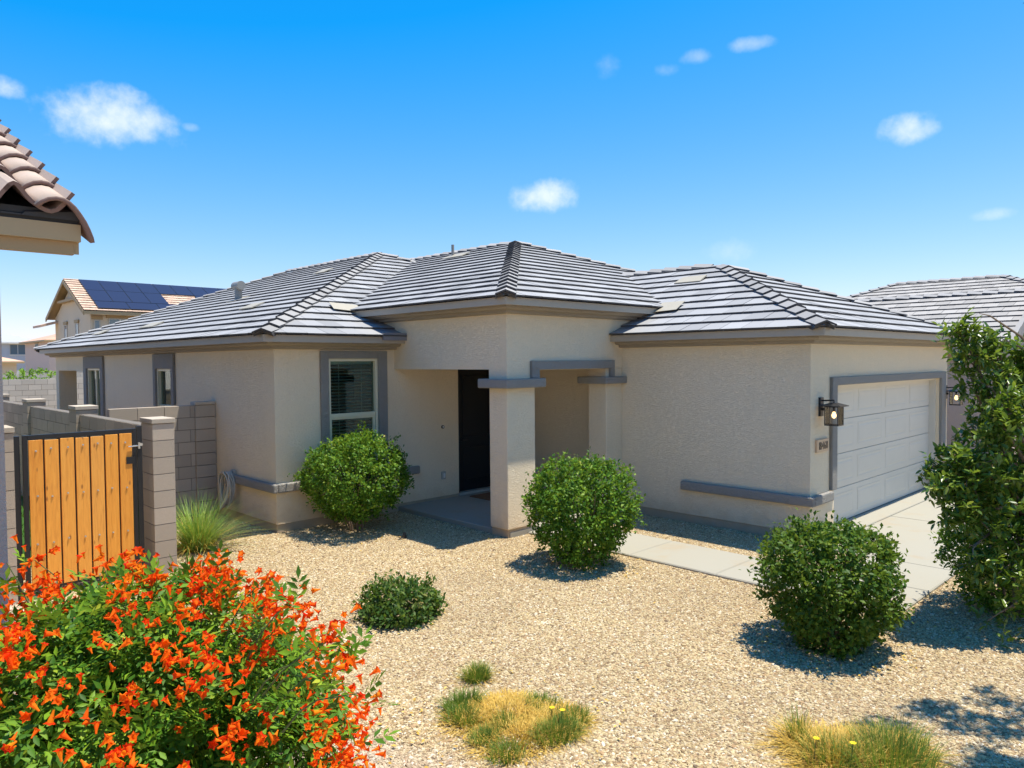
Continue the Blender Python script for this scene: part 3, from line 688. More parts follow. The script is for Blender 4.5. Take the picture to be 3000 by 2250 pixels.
ke = obj('kickout_flashing', B(XC-.46, XC-.0, ye-.05, ye-.03, ZE-.02, ZE+.10), 'metal_flash', roof)
def onL(x, y, d): return Vector((x, y, ZE+.385*(x-xe)+d))
def attic_vent(on, a, b, L_=.55, W_=.28):   # low tan sheet-metal vent lying across a course
    flash([on(a, b+L_/2, .085), on(a, b-L_/2, .085), on(a+W_, b-L_/2+.02, .10), on(a+W_, b+L_/2-.02, .10)], .02, 'metal_flash_tan', 'roof_vent')
attic_vent(onL, -3.55, 9.5); attic_vent(onL, -4.15, 13.3, .8); attic_vent(onL, -4.3, 16.6, .6)
attic_vent(lambda x, y, d: Vector((x, y, ZE+.411*(x+O)+d)), 2.05, 3.2, .55)
attic_vent(lambda x, y, d: Vector((x, y, ZE2+.362*(x-mx0)+d)), 1.15, 8.9, .7)
attic_vent(onL, -.6, 11.9, .5)
vb = onL(-2.3, 12.6, .05); v_ = MB(); v_.cyl(vb, (0, 0, 1), .085, .30, 18); v_.tube([vb+Vector((0, .17, .33)), vb+Vector((0, -.17, .33))], .105, 18); obj('vent_hood', v_, 'metal_vent', roof)
flash([vb+Vector((-.2, .25, -.06)), vb+Vector((-.2, -.25, -.06)), vb+Vector((.2, -.25, .09)), vb+Vector((.2, .25, .09))], .01, 'metal_flash_tan')
pv = Vector((1.35, 9.1, ZE2+.362*(1.35-mx0))); v_ = MB(); v_.cyl(pv, (0, 0, 1), .035, .36, 14); obj('vent_pipe', v_, 'metal_vent', roof)

# wall lanterns
def lantern(x, label):
    t = thing('wall_lantern', (x, 0, 1.6), label, 'lamp', 'wall lanterns beside the garage door')
    y = -.19; z0, z1 = 1.60, 1.86
    obj('backplate', B(x-.055, x+.055, -.03, -.001, 1.72, 1.98), 'paint_black', t, bevel=.004)
    a = MB(); a.tube([(x, -.03, 1.935), (x, -.12, 1.94), (x, y, 1.945), (x, y, 1.90)], .011, 8); a.box(x-.02, x+.02, -.06, -.03, 1.80, 1.84); obj('arm', a, 'paint_black', t)
    h = MB(); s = .145
    h.ring_sweep([[(x-s, y-s, 1.862), (x+s, y-s, 1.862), (x+s, y+s, 1.862), (x-s, y+s, 1.862)], [(x-s, y-s, 1.872), (x+s, y-s, 1.872), (x+s, y+s, 1.872), (x-s, y+s, 1.872)], [(x-.04, y-.04, 1.91), (x+.04, y-.04, 1.91), (x+.04, y+.04, 1.91), (x-.04, y+.04, 1.91)]], True, True); obj('hood', h, 'paint_black', t)
    c = MB(); b = .088
    for sx in (-1, 1):
        for sy in (-1, 1): c.box(x+sx*b-.006, x+sx*b+.006, y+sy*b-.006, y+sy*b+.006, z0, 1.862)
    for z in (z0, 1.85):
        for sx in (-1, 1): c.box(x+sx*b-.006, x+sx*b+.006, y-b+.006, y+b-.006, z, z+.012); c.box(x-b+.006, x+b-.006, y+sx*b-.006, y+sx*b+.006, z, z+.012)
    obj('cage', c, 'paint_black', t)
    for sx in (-1, 1): obj('pane', B(x+sx*b-.0015, x+sx*b+.0015, y-b+.007, y+b-.007, z0+.013, 1.849), 'lamp_glass', t); obj('pane', B(x-b+.007, x+b-.007, y+sx*b-.0015, y+sx*b+.0015, z0+.013, 1.849), 'lamp_glass', t)
    s2 = MB(); s2.cyl((x, y, 1.79), (0, 0, 1), .017, .075, 12); obj('socket', s2, 'paint_black', t)
    bm_ = MB(); pr = [(.012, 1.795), (.016, 1.78), (.028, 1.755), (.031, 1.735), (.024, 1.71), (.008, 1.698)]
    bm_.ring_sweep([[(x+r*math.cos(k*math.pi/7), y+r*math.sin(k*math.pi/7), z) for k in range(14)] for r, z in pr], True, True); obj('bulb', bm_, 'bulb', t, smooth=True)
lantern(.31, 'lit black box lantern on the wall between house number and corner')
lantern(6.10, 'lit black box lantern at the far end of garage, beside the tree')
# house number plaque
pq = thing('house_number_plaque', (.335, 0, 1.2), 'tan stone plaque with house number 18460 beside the garage door', 'house number')
obj('plaque', B(.15, .525, -.035, -.001, 1.225, 1.40), 'plaque', pq, bevel=.004)
xx = .178
for ch in '18460':
    cu = bpy.data.curves.new('digit', 'FONT'); cu.body = ch; cu.size = .15; cu.extrude = .004; cu.offset = -.0015; to = bpy.data.objects.new('digit', cu); col.objects.link(to)
    dg = bpy.context.evaluated_depsgraph_get(); me = bpy.data.meshes.new_from_object(to.evaluated_get(dg)); bpy.data.objects.remove(to); bpy.data.curves.remove(cu)
    me.materials.clear(); me.materials.append(MATS['paint_black'])
    o = inst('digit', me, (xx, -.037, 1.26), pq, Matrix.Rotation(R(90), 3, 'X').to_quaternion(), (.80, 1.05, 1)); xx += .046 if ch == '1' else .069
# doormat
mt = MB(); mt.box(-1.22, -.36, 5.10, 5.62, .087, .107); tag(obj('doormat', mt, 'fibre_mat', bevel=.006), 'brown coir doormat in front of the black entry door', 'doormat')
# garden hose on a holder
hz = thing('garden_hose', (XL-.1, 7.25, .2), 'coiled beige garden hose hanging on the side wall', 'hose')
hk = MB(); hk.box(XL-.05, XL-.001, 7.2, 7.34, .66, .80); hk.tube([(XL-.05, 7.27, .76), (XL-.18, 7.27, .76), (XL-.2, 7.27, .80)], .014, 8); obj('holder', hk, 'plastic_grey', hz)
cl = MB()
for k in range(11):
    rx = random.uniform(.10, .17); rz = random.uniform(.24, .31); cx_ = XL-.06-.012*k+random.uniform(-.01, .01); cy_ = 7.27+random.uniform(-.03, .03); ph = random.uniform(-.25, .25)
    cl.tube([(cx_+.02*math.sin(a*2+k)-.03*max(0, -math.cos(a)), cy_+rx*math.sin(a)*(1+.15*math.cos(a+ph)), .78-rz+rz*math.cos(a)) for a in np.linspace(0, 2*math.pi, 25)], .012, 6)
obj('hose_coil', cl, 'hose', hz, smooth=True)
em = MB(); em.cyl((-3.66, 4.24, 0), (0, 0, 1), .035, .05, 12); em.cyl((-3.66, 4.24, .05), (.3, 0, 1), .02, .04, 10); em.tube([(-3.70, 4.2, .03), (-3.76, 4.18, .03), (-3.80, 4.22, .0)], .008, 6); tag(obj('irrigation_emitter', em, 'plastic_black'), 'small black irrigation head in gravel near the window bush', 'sprinkler')

# ================================================================== BLOCK WALLS AND GATE
def bmesh_box(name, sx, sy, sz, mat):
    mb = B(-sx/2, sx/2, -sy/2, sy/2, -sz/2, sz/2); me = bpy.data.meshes.new(name); me.from_pydata(mb.v, [], mb.f); me.materials.append(MATS[mat]); me.update(); return me
BM = {}
def blockm(sx, sy, sz, mat):
    k = (round(sx, 3), round(sy, 3), round(sz, 3), mat)
    if k not in BM: BM[k] = bmesh_box('block', *k[:3], mat)
    return BM[k]
def block_run(wall, axis, a0, a1, p0, p1, z0, ncourse, mat='block', bl=.4, bh=.2, stack=False):
    """courses of blocks between a0..a1 along axis, faces at p0/p1, first course at z0"""
    j = .009
    for c in range(ncourse):
        edges = [a0]; a = a0+(bl if (c % 2 == 0 or stack) else bl/2)
        while a < a1-.06: edges.append(a); a += bl
        edges.append(a1)
        for i in range(len(edges)-1):
            e0, e1 = edges[i]+j/2, edges[i+1]-j/2
            if i == 0: e0 = edges[i]
            if i == len(edges)-2: e1 = edges[i+1]
            ln = e1-e0; me = blockm(ln, p1-p0, bh-j, mat) if axis == 'x' else blockm(p1-p0, ln, bh-j, mat)
            cz = z0+c*bh+bh/2; pc = (p0+p1)/2+random.uniform(-.0015, .0015)
            inst('block', me, ((e0+e1)/2, pc, cz) if axis == 'x' else (pc, (e0+e1)/2, cz), wall)
def pillar(wall, x0, x1, y0, y1, top, cap=True):
    n = int(round((top-.06)/.2)); z0 = top-.06-n*.2
    obj('pillar_core', B(x0+.006, x1-.006, y0+.006, y1-.006, -.1, top-.065), 'mortar', wall)
    for c in range(n): inst('block', blockm(x1-x0, y1-y0, .191, 'block'), ((x0+x1)/2, (y0+y1)/2, z0+.2*c+.1), wall)
    if cap: obj('cap', B(x0-.012, x1+.012, y0-.012, y1+.012, top-.058, top), 'block_cap', wall, bevel=.006)
sw = thing('side_block_wall', (-6.58, 9, 0), 'grey block side wall with capped pillars running back from the gate', 'block wall')
obj('wall_core', B(-6.642, -6.508, 5.26, 20, -.1, 1.735), 'mortar', sw)
block_run(sw, 'y', 5.26, 15.5, -6.65, -6.50, -.065, 9)
pillar(sw, -6.80, -6.555, 4.86, 5.26, 1.865)
for y in (8.58, 11.95, 15.3): pillar(sw, -6.70, -6.40, y, y+.40, 1.865)
rw = thing('return_block_wall', (-5.6, 8, 0), 'low block wall joining the side wall to the house, half in shade', 'block wall')
obj('wall_core', B(-6.39, XL-.01, 8.008, 8.142, -.1, 1.82), 'mortar', rw); block_run(rw, 'x', -6.39, XL-.34, 8.0, 8.15, .03, 9)
n_ = 9
for c in range(n_): inst('block', blockm(.33, .19, .191, 'block'), (XL-.172, 8.06, .03+.2*c+.1), rw)
obj('cap', B(XL-.345, XL-.003, 7.955, 8.165, 1.832, 1.885), 'block_cap', rw, bevel=.006)
bw = thing('back_block_wall', (0, 27, 0), 'pale block wall across the back of the yard, seen beside the patio post', 'block wall')
obj('wall_core', B(-9, 24, 27.01, 27.14, -.1, 1.96), 'mortar', bw); block_run(bw, 'x', -6.6, .6, 27, 27.15, .0, 10, 'block_far')
fw = thing('far_block_wall', (0, 34.5, 0), 'farther block wall just above the back yard wall', 'block wall')
obj('wall_core', B(-9, 24, 34.01, 34.14, -.1, 2.1), 'block_far', fw); block_run(fw, 'x', -5.0, 1.5, 34, 34.15, 1.34, 4, 'block_far')
lp = thing('gate_block_pillar', (-8.5, 5.06, 0), 'block pillar left of the wooden gate, by the neighbouring wall', 'pillar'); pillar(lp, -8.60, -8.17, 4.86, 5.26, 1.865)
lp2 = thing('yard_block_pillar', (-8.6, 7.6, 0), 'second block pillar behind the gate pillar at left edge', 'pillar'); pillar(lp2, -8.62, -8.22, 7.4, 7.8, 1.9)

gt_ = thing('wooden_gate', (-7.5, 4.9, 0), 'closed gate of orange cedar boards in a black steel frame', 'gate')
GX0, GX1, GZ0, GZ1, GY = -8.085, -6.965, .09, 1.765, 4.90
obj('frame', framemesh('y', GX0, GX1, GZ0, GZ1, .045, GY, GY+.04, top=.05), 'paint_black', gt_, bevel=.003)
for i in range(1, 7): obj('picket', B(GX0+.052+i*(GX1-GX0-.104+.017)/7-.028, GX0+.052+i*(GX1-GX0-.104+.017)/7+.006, GY+.020, GY+.0215, GZ0+.045, GZ1-.05), 'paint_black', gt_)
for z in (.55, 1.1): obj('crossbar', B(GX0+.045, GX1-.045, GY+.022, GY+.04, z-.02, z+.02), 'paint_black', gt_)
bx0, bx1 = GX0+.052, GX1-.052; bw_ = (bx1-bx0+.017)/7
bolt = MB(); bolt.cyl((0, 0, 0), (0, -1, 0), .011, .004, 10); bolt.cyl((0, -.004, 0), (0, -1, 0), .008, .006, 8, 0, .004)
bme = None
for i in range(7):
    a = bx0+i*bw_; t = random.uniform(-.008, .008)
    bd = obj('board', B(a, a+bw_-.017, GY-.004+random.uniform(-.002, .002), GY+.018, GZ0+.03, GZ1-.056+t), 'gate_wood', gt_, bevel=.003)
    for z in (1.60+.012*i*.3, 1.10, .60, .14):
        loc = (a+bw_*.5-.0085+random.uniform(-.008, .008), GY-.0065, z+random.uniform(-.012, .012))
        if bme is None: bo = obj('bolt', bolt, 'metal_bolt', bd, origin=(0, 0, 0)); bo.location = Vector(loc)-wl(bd); bme = bo.data
        else: inst('bolt', bme, loc, bd)
obj('hinge_post', B(-6.958, -6.905, GY+.0, GY+.06, -.05, 1.79), 'paint_black', gt_); obj('latch_post', B(-8.165, -8.105, GY+.03, GY+.09, -.05, 1.76), 'paint_black', gt_)
lt = MB(); lt.tube([(-7.06, GY-.02, 1.56), (-6.93, GY-.02, 1.565)], .008, 8); lt.box(-6.955, -6.935, GY-.03, GY+.0, 1.53, 1.60); lt.cyl((-6.92, GY-.0, 1.575), (0, -1, 0), .018, .02, 12); obj('latch', lt, 'metal_bolt', gt_)
obj('latch_plate', B(-7.08, -6.99, GY-.012, GY-.005, 1.36, 1.44), 'paint_black', gt_)

# ================================================================== NEIGHBOUR AT LEFT (roof corner close to the camera)
nb = thing('neighbouring_house', (-11, 4, 0), 'corner of tan neighbouring house with barrel tile roof overhanging at left', 'house')
NX, NY = -8.88, 1.05; EX, EY, EZ, SP = -8.53, .70, 3.34, .45
obj('wall', B(-16, NX, NY, 16, 0, 3.3), 'stucco_nb', nb)
obj('fascia', B(-16, EX, EY, EY+.05, EZ-.10, EZ+.0), 'paint_tan', nb); obj('fascia_board', B(-16, EX-.03, EY+.035, EY+.08, EZ-.175, EZ-.101), 'paint_tan_dark', nb)
rk = MB(); rk.hexa([(EX-.05, EY+.051, EZ-.17), (EX, EY+.051, EZ-.17), (EX, 8.2, EZ-.17+SP*7.5), (EX-.05, 8.2, EZ-.17+SP*7.5), (EX-.05, EY+.051, EZ), (EX, EY+.051, EZ), (EX, 8.2, EZ+SP*7.5), (EX-.05, 8.2, EZ+SP*7.5)]); obj('rake_board', rk, 'paint_tan', nb)
bs = MB(); bs.box(-16, EX-.005, EY+.02, EY+.08, EZ+.001, EZ+.075); obj('birdstop', bs, 'birdstop', nb)
dk = MB(); Q = [(-16, EY, EZ+.02), (EX, EY, EZ+.02), (EX, 8.2, EZ+.02+SP*7.5), (-16, 8.2, EZ+.02+SP*7.5)]; dk.hexa(Q+[(x, y, z+.01) for x, y, z in Q]); nroof = obj('roof', dk, 'birdstop', nb)
rf = MB(); Q = [(EX-.30, EY-.01, EZ+.02), (EX-.01, EY-.01, EZ+.02), (EX-.01, 8.2, EZ+.02+SP*7.5), (EX-.30, 8.2, EZ+.02+SP*7.5)]; rf.hexa(Q+[(Q[0][0]+.02, Q[0][1], Q[0][2]+.02), (Q[1][0]-.02, Q[1][1], Q[1][2]+.05), (Q[2][0]-.02, Q[2][1], Q[2][2]+.05), (Q[3][0]+.02, Q[3][1], Q[3][2]+.02)]); obj('rake_filler', rf, 'birdstop', nb)
ax = Vector((0, 1, SP)).normalized(); upn = Vector((0, -SP, 1)).normalized(); rot = Matrix((Vector((1, 0, 0)), ax, upn)).transposed().to_quaternion()
def shell(profile, length, th, lift, flare=1.0):
    mb = MB(); n = len(profile); rings = []
    for y, k, l in ((0, flare, lift), (length, 1., 0)):
        o_ = [(x*k, y, z*k+l) for x, z in profile]
        i_ = []
        for q in range(n):
            a = Vector(profile[max(q-1, 0)]); b = Vector(profile[min(q+1, n-1)]); d = (b-a).normalized(); nn = Vector((d.y, -d.x)); p = Vector(profile[q])*k+nn*th
            i_.append((p.x, y, p.y+l))
        rings.append(o_+i_[::-1])
    mb.ring_sweep(rings, True, False); m_ = len(rings[0]); mb.mi = [0 if i < n-1 else 1 for i in range(m_)]
    for r0, flip in ((0, False), (m_, True)):
        for q in range(n-1):
            f = (r0+q, r0+q+1, r0+m_-2-q, r0+m_-1-q); mb.f.append(f if flip else f[::-1]); mb.mi.append(1)
    return mb
def mkmesh(name, mb, mats, smooth=False):
    me = bpy.data.meshes.new(name); me.from_pydata([tuple(p) for p in mb.v], [], mb.f)
    for mm in mats: me.materials.append(MATS[mm])
    me.polygons.foreach_set('material_index', mb.mi)
    if smooth: me.polygons.foreach_set('use_smooth', [True]*len(me.polygons))
    me.update(); return me
BT = ['tile_barrel', 'tile_barrel_edge']
sp = [(x, .066*math.sin(2*math.pi*(x+.02)/.31)+.012*math.sin(4*math.pi*x/.31)) for x in np.linspace(0, .33, 15)]
sme = mkmesh('barrel_tile', shell(sp, .44, .022, .045), BT)
for r_ in range(12):
    for c_ in range(7):
        p = Vector((EX-.395-c_*.31, EY-.06, EZ+.075))+ax*(r_*.37); inst('barrel_tile', sme, p+Vector((random.uniform(-.006, .006), 0, 0)), nroof, rot)
rp = [(-.25, .075), (-.225, .105), (-.19, .128), (-.15, .138), (-.11, .135), (-.075, .118), (-.045, .092), (-.015, .055), (.015, .012), (.04, -.035), (.06, -.08), (.068, -.11)]
rme = mkmesh('rake_tile', shell(rp, .44, .024, .035), BT, True)
for r_ in range(15): inst('rake_tile', rme, Vector((EX, EY-.05, EZ-.03))+ax*(r_*.37)+Vector((random.uniform(-.004, .004), 0, 0)), nroof, rot)

# ================================================================== NEIGHBOUR AT RIGHT
rn = thing('adjacent_house', (12.5, 3, 0), 'adjacent grey tiled house behind the garage and tree at right', 'house')
NE, RX, RZ = 9.1, 12.5, 4.13
gy = -.5
obj('wall', B(9.4, 15.6, gy+.3, 12, 0, 2.62), 'stucco_nb', rn); obj('wall', B(15.6, 24, 1, 16, 0, 2.62), 'stucco_nb', rn)
gb = MB(); gb.face([(9.4, gy+.3, 2.62), (15.6, gy+.3, 2.62), (12.5, gy+.3, 3.9)]); gb.face([(9.4, gy+.5, 2.62), (15.6, gy+.5, 2.62), (12.5, gy+.5, 3.9)][::-1]); obj('gable', gb, 'stucco_nb', rn)
obj('fascia', B(NE, NE+.04, gy, 12, 2.60, 2.79), 'paint_fascia', rn); obj('soffit', B(NE+.04, 9.4, gy, 12, 2.60, 2.64), 'paint_fascia', rn)
P1, P2, P3, P4 = Vector((NE, 12, 2.78)), Vector((NE, gy, 2.78)), Vector((RX, gy, RZ)), Vector((RX, 12, RZ)); P5, P6 = Vector((2*RX-NE, gy, 2.78)), Vector((2*RX-NE, 12, 2.78))
FR = [Vector((19, 5.0, 5.16)), Vector((19, 1.75, 5.16))]
k = (5.16-2.78)/.385
Q1, Q2, Q3, Q4 = Vector((19-k, FR[0].y+k, 2.78)), Vector((19-k, FR[1].y-k, 2.78)), Vector((19+k, FR[1].y-k, 2.78)), Vector((19+k, FR[0].y+k, 2.78))
dk = MB()
for poly in ([P1, P2, P3, P4], [P2+Vector((0, .02, 0)), P3+Vector((0, .02, 0)), P4, P1], [P4, P3, P5, P6], [Q1, Q2, FR[1], FR[0]], [Q2, Q3, FR[1]], [Q3, Q4, FR[0], FR[1]], [Q4, Q1, FR[0]]): dk.face(poly)
rroof = obj('roof', dk, 'metal_flash', rn)
T2 = TileSet(.36, .33, .42, .024, .034); T2.plane([p+Vector((0, 0, .02)) for p in (P1, P2, P3, P4)]); T2.plane([p+Vector((0, 0, .02)) for p in (Q1, Q2, FR[1], FR[0])]); T2.plane([p+Vector((0, 0, .02)) for p in (Q2, Q3, FR[1])])
T2.build(rroof, ['tile_nb', 'tile_edge_shaded'])
CM2 = ['tile_nb_cap', 'tile_edge_shaded']
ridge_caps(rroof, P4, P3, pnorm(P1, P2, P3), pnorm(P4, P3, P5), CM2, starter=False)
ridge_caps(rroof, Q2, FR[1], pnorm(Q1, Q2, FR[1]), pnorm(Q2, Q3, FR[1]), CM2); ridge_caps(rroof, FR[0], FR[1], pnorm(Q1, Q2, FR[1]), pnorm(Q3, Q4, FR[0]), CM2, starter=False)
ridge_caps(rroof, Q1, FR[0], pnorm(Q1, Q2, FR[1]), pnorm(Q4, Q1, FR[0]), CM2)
# rake tiles turned down over the gable edge
s_ = (P3-P2).normalized(); L_ = (P3-P2).length; nn = pnorm(P1, P2, P3)
rkm = MB(); rkm.box(-.10, .12, 0, .42, 0, .03); rkm.box(-.10, -.07, 0, .42, -.20, -.001); rkm.mi = [0]*6+[0]*6; rkme = mkmesh('rake_tile', rkm, CM2)
rq = Matrix((Vector((0, 1, 0)), s_, Vector((0, 1, 0)).cross(s_))).transposed().to_quaternion()
kk = 0
while kk*.36 < L_:
    inst('rake_tile', rkme, P2+s_*(kk*.36-.03)+nn*(.075), rroof, rq @ Matrix.Rotation(-.06, 3, 'X').to_quaternion()); kk += 1

# ================================================================== HOUSES BEHIND
sh = thing('solar_house', (9, 47, 0), 'two storey tan house with solar panels on its clay tile roof', 'house')
x0, x1, ye_, yr_, yb_, ze_, zr_ = 2.05, 22, 43., 47.4, 52., 5.62, 7.78
obj('wall', B(2.5, 21.6, 43.45, 51.6, 0, 5.55), 'stucco_tan', sh)
gbl = MB(); gbl.face([(2.5, 43.45, 5.55), (2.5, 47.4, 7.45), (2.5, 51.6, 5.55)]); gbl.face([(2.7, 43.45, 5.55), (2.7, 51.6, 5.55), (2.7, 47.4, 7.45)]); obj('gable', gbl, 'stucco_tan', sh)
dk = MB()
for P_ in ([(x0, ye_, ze_), (x1, ye_, ze_), (x1, yr_, zr_), (x0, yr_, zr_)], [(x0, yr_, zr_), (x1, yr_, zr_), (x1, yb_, ze_), (x0, yb_, ze_)]): dk.hexa([(a, b, c-.12) for a, b, c in P_]+P_)
sroof = obj('roof', dk, 'paint_tan_dark', sh)
T3 = TileSet(.37, .33, .43, .03, .05); T3.plane([Vector(p)+Vector((0, 0, .01)) for p in ((x0, ye_, ze_), (x1-6, ye_, ze_), (x1-6, yr_, zr_), (x0, yr_, zr_))])
T3.build(sroof, ['tile_clay', 'tile_barrel_edge'])
obj('fascia', B(x0, x1, ye_-.03, ye_+.02, ze_-.20, ze_+.0), 'paint_tan', sh)
rkb = MB()
for a, b in (((ye_, ze_), (yr_, zr_)), ((yb_, ze_), (yr_, zr_))): rkb.hexa([(x0-.03, a[0], a[1]-.25), (x0+.03, a[0], a[1]-.25), (x0+.03, b[0], b[1]-.25), (x0-.03, b[0], b[1]-.25), (x0-.03, a[0], a[1]-.02), (x0+.03, a[0], a[1]-.02), (x0+.03, b[0], b[1]-.02), (x0-.03, b[0], b[1]-.02)])
obj('rake_board', rkb, 'paint_tan_dark', sh); obj('gable_beam', B(x0+.1, 2.5, 45.4, 49.4, 6.42, 6.56), 'paint_tan_dark', sh)
sl_ = Vector((0, yr_-ye_, zr_-ze_)).normalized(); sn = Vector((0, -sl_.z, sl_.y)); tot = math.hypot(yr_-ye_, zr_-ze_)
def solar(xa, xb, t0, t1):
    mb = MB(); P = lambda x, t, h: Vector((x, ye_, ze_))+sl_*t+sn*h
    fr_ = MB(); fr_.hexa([P(xa, t0, .10), P(xb, t0, .10), P(xb, t1, .10), P(xa, t1, .10), P(xa, t0, .135), P(xb, t0, .135), P(xb, t1, .135), P(xa, t1, .135)]); f = obj('solar_panel', fr_, 'solar_frame', sh)
    g = .025; ce = MB(); ce.hexa([P(xa+g, t0+g, .1355), P(xb-g, t0+g, .1355), P(xb-g, t1-g, .1355), P(xa+g, t1-g, .1355), P(xa+g, t0+g, .138), P(xb-g, t0+g, .138), P(xb-g, t1-g, .138), P(xa+g, t1-g, .138)]); obj('cell_sheet', ce, 'solar_cell', f)
sx0 = 2.85; t_ = tot-.16
for i in range(10): solar(sx0+i*1.08, sx0+i*1.08+1.06, t_-1.72, t_)
for i in list(range(4))+[6, 7, 8]: solar(sx0+i*1.08, sx0+i*1.08+1.06, t_-3.46, t_-1.74)
for i in range(5): solar(sx0+i*1.75, sx0+i*1.75+1.73, t_-4.55, t_-3.50)
def far_window(parent, axis, a0, a1, z0, z1, plane, frame='paint_tan_dark', split=None, head=.12):
    f = obj('window', framemesh(axis, a0-.05, a1+.05, z0-.05, z1+.05, .06, plane-.05, plane-.001), 'plastic_grey', parent)
    mb = B(a0, a1, plane-.03, plane-.002, z0, z1) if axis == 'y' else B(plane-.03, plane-.002, a0, a1, z0, z1); obj('pane', mb, 'glass_far', f)
    if split is not None: mb = B(split-.03, split+.03, plane-.04, plane-.03, z0, z1) if axis == 'y' else B(plane-.04, plane-.03, split-.03, split+.03, z0, z1); obj('mullion', mb, 'plastic_white', f)
    if head:
        for zz in ((z1+.06, z1+.06+head*1.6), (z0-.06-head, z0-.06)):
            mb = B(a0-.18, a1+.18, plane-.09, plane-.001, *zz) if axis == 'y' else B(plane-.09, plane-.001, a0-.18, a1+.18, *zz); obj('window_trim', mb, frame, f)
far_window(sh, 'y', 3.5, 4.65, 4.15, 5.2, 43.45, split=4.08); far_window(sh, 'x', 48.6, 49.1, 3.1, 5.0, 2.5); far_window(sh, 'x', 46.0, 46.5, 4.3, 5.0, 2.5); far_window(sh, 'y', 2.72, 2.95, 4.5, 5.1, 43.45)
pe = MB(); pe.hexa([(1.5, 50.8, 4.95), (2.5, 50.8, 5.25), (2.5, 53, 5.25), (1.5, 53, 4.95), (1.5, 50.8, 5.1), (2.5, 50.8, 5.4), (2.5, 53, 5.4), (1.5, 53, 5.1)]); obj('eave_return', pe, 'tile_clay', sh)

def hip_house(name, label, x0, x1, y0, y1, ze, zr, wallmat, tilemat, rot=0, wins=()):
    h = thing(name, ((x0+x1)/2, (y0+y1)/2, 0), label, 'house'); obj('wall', B(x0, x1, y0, y1, 0, ze), wallmat, h)
    o = .6; a, b, c, d = x0-o, x1+o, y0-o, y1+o; m_ = min(b-a, d-c)/2; mb = MB()
    if (b-a) >= (d-c): r1, r2 = (a+m_, (c+d)/2, zr), (b-m_, (c+d)/2, zr)
    else: r1, r2 = ((a+b)/2, c+m_, zr), ((a+b)/2, d-m_, zr)
    k = [(a, c, ze), (b, c, ze), (b, d, ze), (a, d, ze)]
    if (b-a) >= (d-c):
        mb.face([k[0], k[1], r2, r1]); mb.face([k[1], k[2], r2]); mb.face([k[2], k[3], r1, r2]); mb.face([k[3], k[0], r1])
    else:
        mb.face([k[0], k[1], r1]); mb.face([k[1], k[2], r2, r1]); mb.face([k[2], k[3], r2]); mb.face([k[3], k[0], r1, r2])
    obj('roof', mb, tilemat, h); obj('eave', B(a, b, c, d, ze-.2, ze-.002), 'paint_tan' if wallmat != 'stucco_blue' else 'plastic_white', h)
    for q in wins: far_window(h, *q)
    return h
hip_house('pink_house', 'far two storey pink stucco house with reddish tile roof', 11.96, 24, 98, 111, 5.55, 7.6, 'stucco_pink', 'tile_orange', wins=[('x', 103.5, 105.0, 4.5, 5.2, 11.96)])
hip_house('blue_house', 'far two storey blue grey house with grey roof', 2.5, 14.6, 118, 130, 5.75, 8.2, 'stucco_blue', 'tile_far', wins=[('y', 11.5, 13.3, 4.05, 5.4, 118, 'plastic_white', 12.4, .1)])
hip_house('low_house', 'far low house with orange tile roof beyond the block wall', -1.5, 6.1, 84, 94, 2.9, 4.1, 'stucco_tan', 'tile_orange')

# ================================================================== PLANTS
def unit(v): return v/np.maximum(np.linalg.norm(v, axis=-1, keepdims=True), 1e-9)
def leaf_arrays(C, D, Nn, L_, W_, fold=.18, six=False):
    n = len(C); D = unit(D); Nn = unit(Nn-D*np.sum(Nn*D, 1, keepdims=True)); S = np.cross(D, Nn); L_ = np.broadcast_to(L_, (n,))[:, None]; W_ = np.broadcast_to(W_, (n,))[:, None]
    if not six:
        V = np.stack([C, C+D*L_*.5+S*W_*.5+Nn*W_*fold, C+D*L_, C+D*L_*.5-S*W_*.5+Nn*W_*fold], 1); b = np.arange(n)[:, None]*4
        F = np.concatenate([b+np.array([[0, 2, 1]]), b+np.array([[0, 3, 2]])], 1).reshape(-1, 3)
    else:
        dr_ = -Nn*L_*.12
        V = np.stack([C, C+D*L_*.3+S*W_*.46+Nn*W_*fold, C+D*L_*.68+S*W_*.42+Nn*W_*fold+dr_*.5, C+D*L_+dr_, C+D*L_*.68-S*W_*.42+Nn*W_*fold+dr_*.5, C+D*L_*.3-S*W_*.46+Nn*W_*fold], 1); b = np.arange(n)[:, None]*6
        F = np.concatenate([b+np.array([[0, 3, 2]]), b+np.array([[0, 2, 1]]), b+np.array([[0, 5, 4]]), b+np.array([[0, 4, 3]])], 1).reshape(-1, 3)
    return V.reshape(-1, 3), F
def lump(d, seed, k=3):
    r = np.random.default_rng(seed); s = np.zeros(len(d))
    for i in range(14):
        a = unit(r.normal(size=3)); s += .5*np.exp(-((1-d@a)*r.uniform(8, 22)))*r.uniform(-.4, 1)
    return s
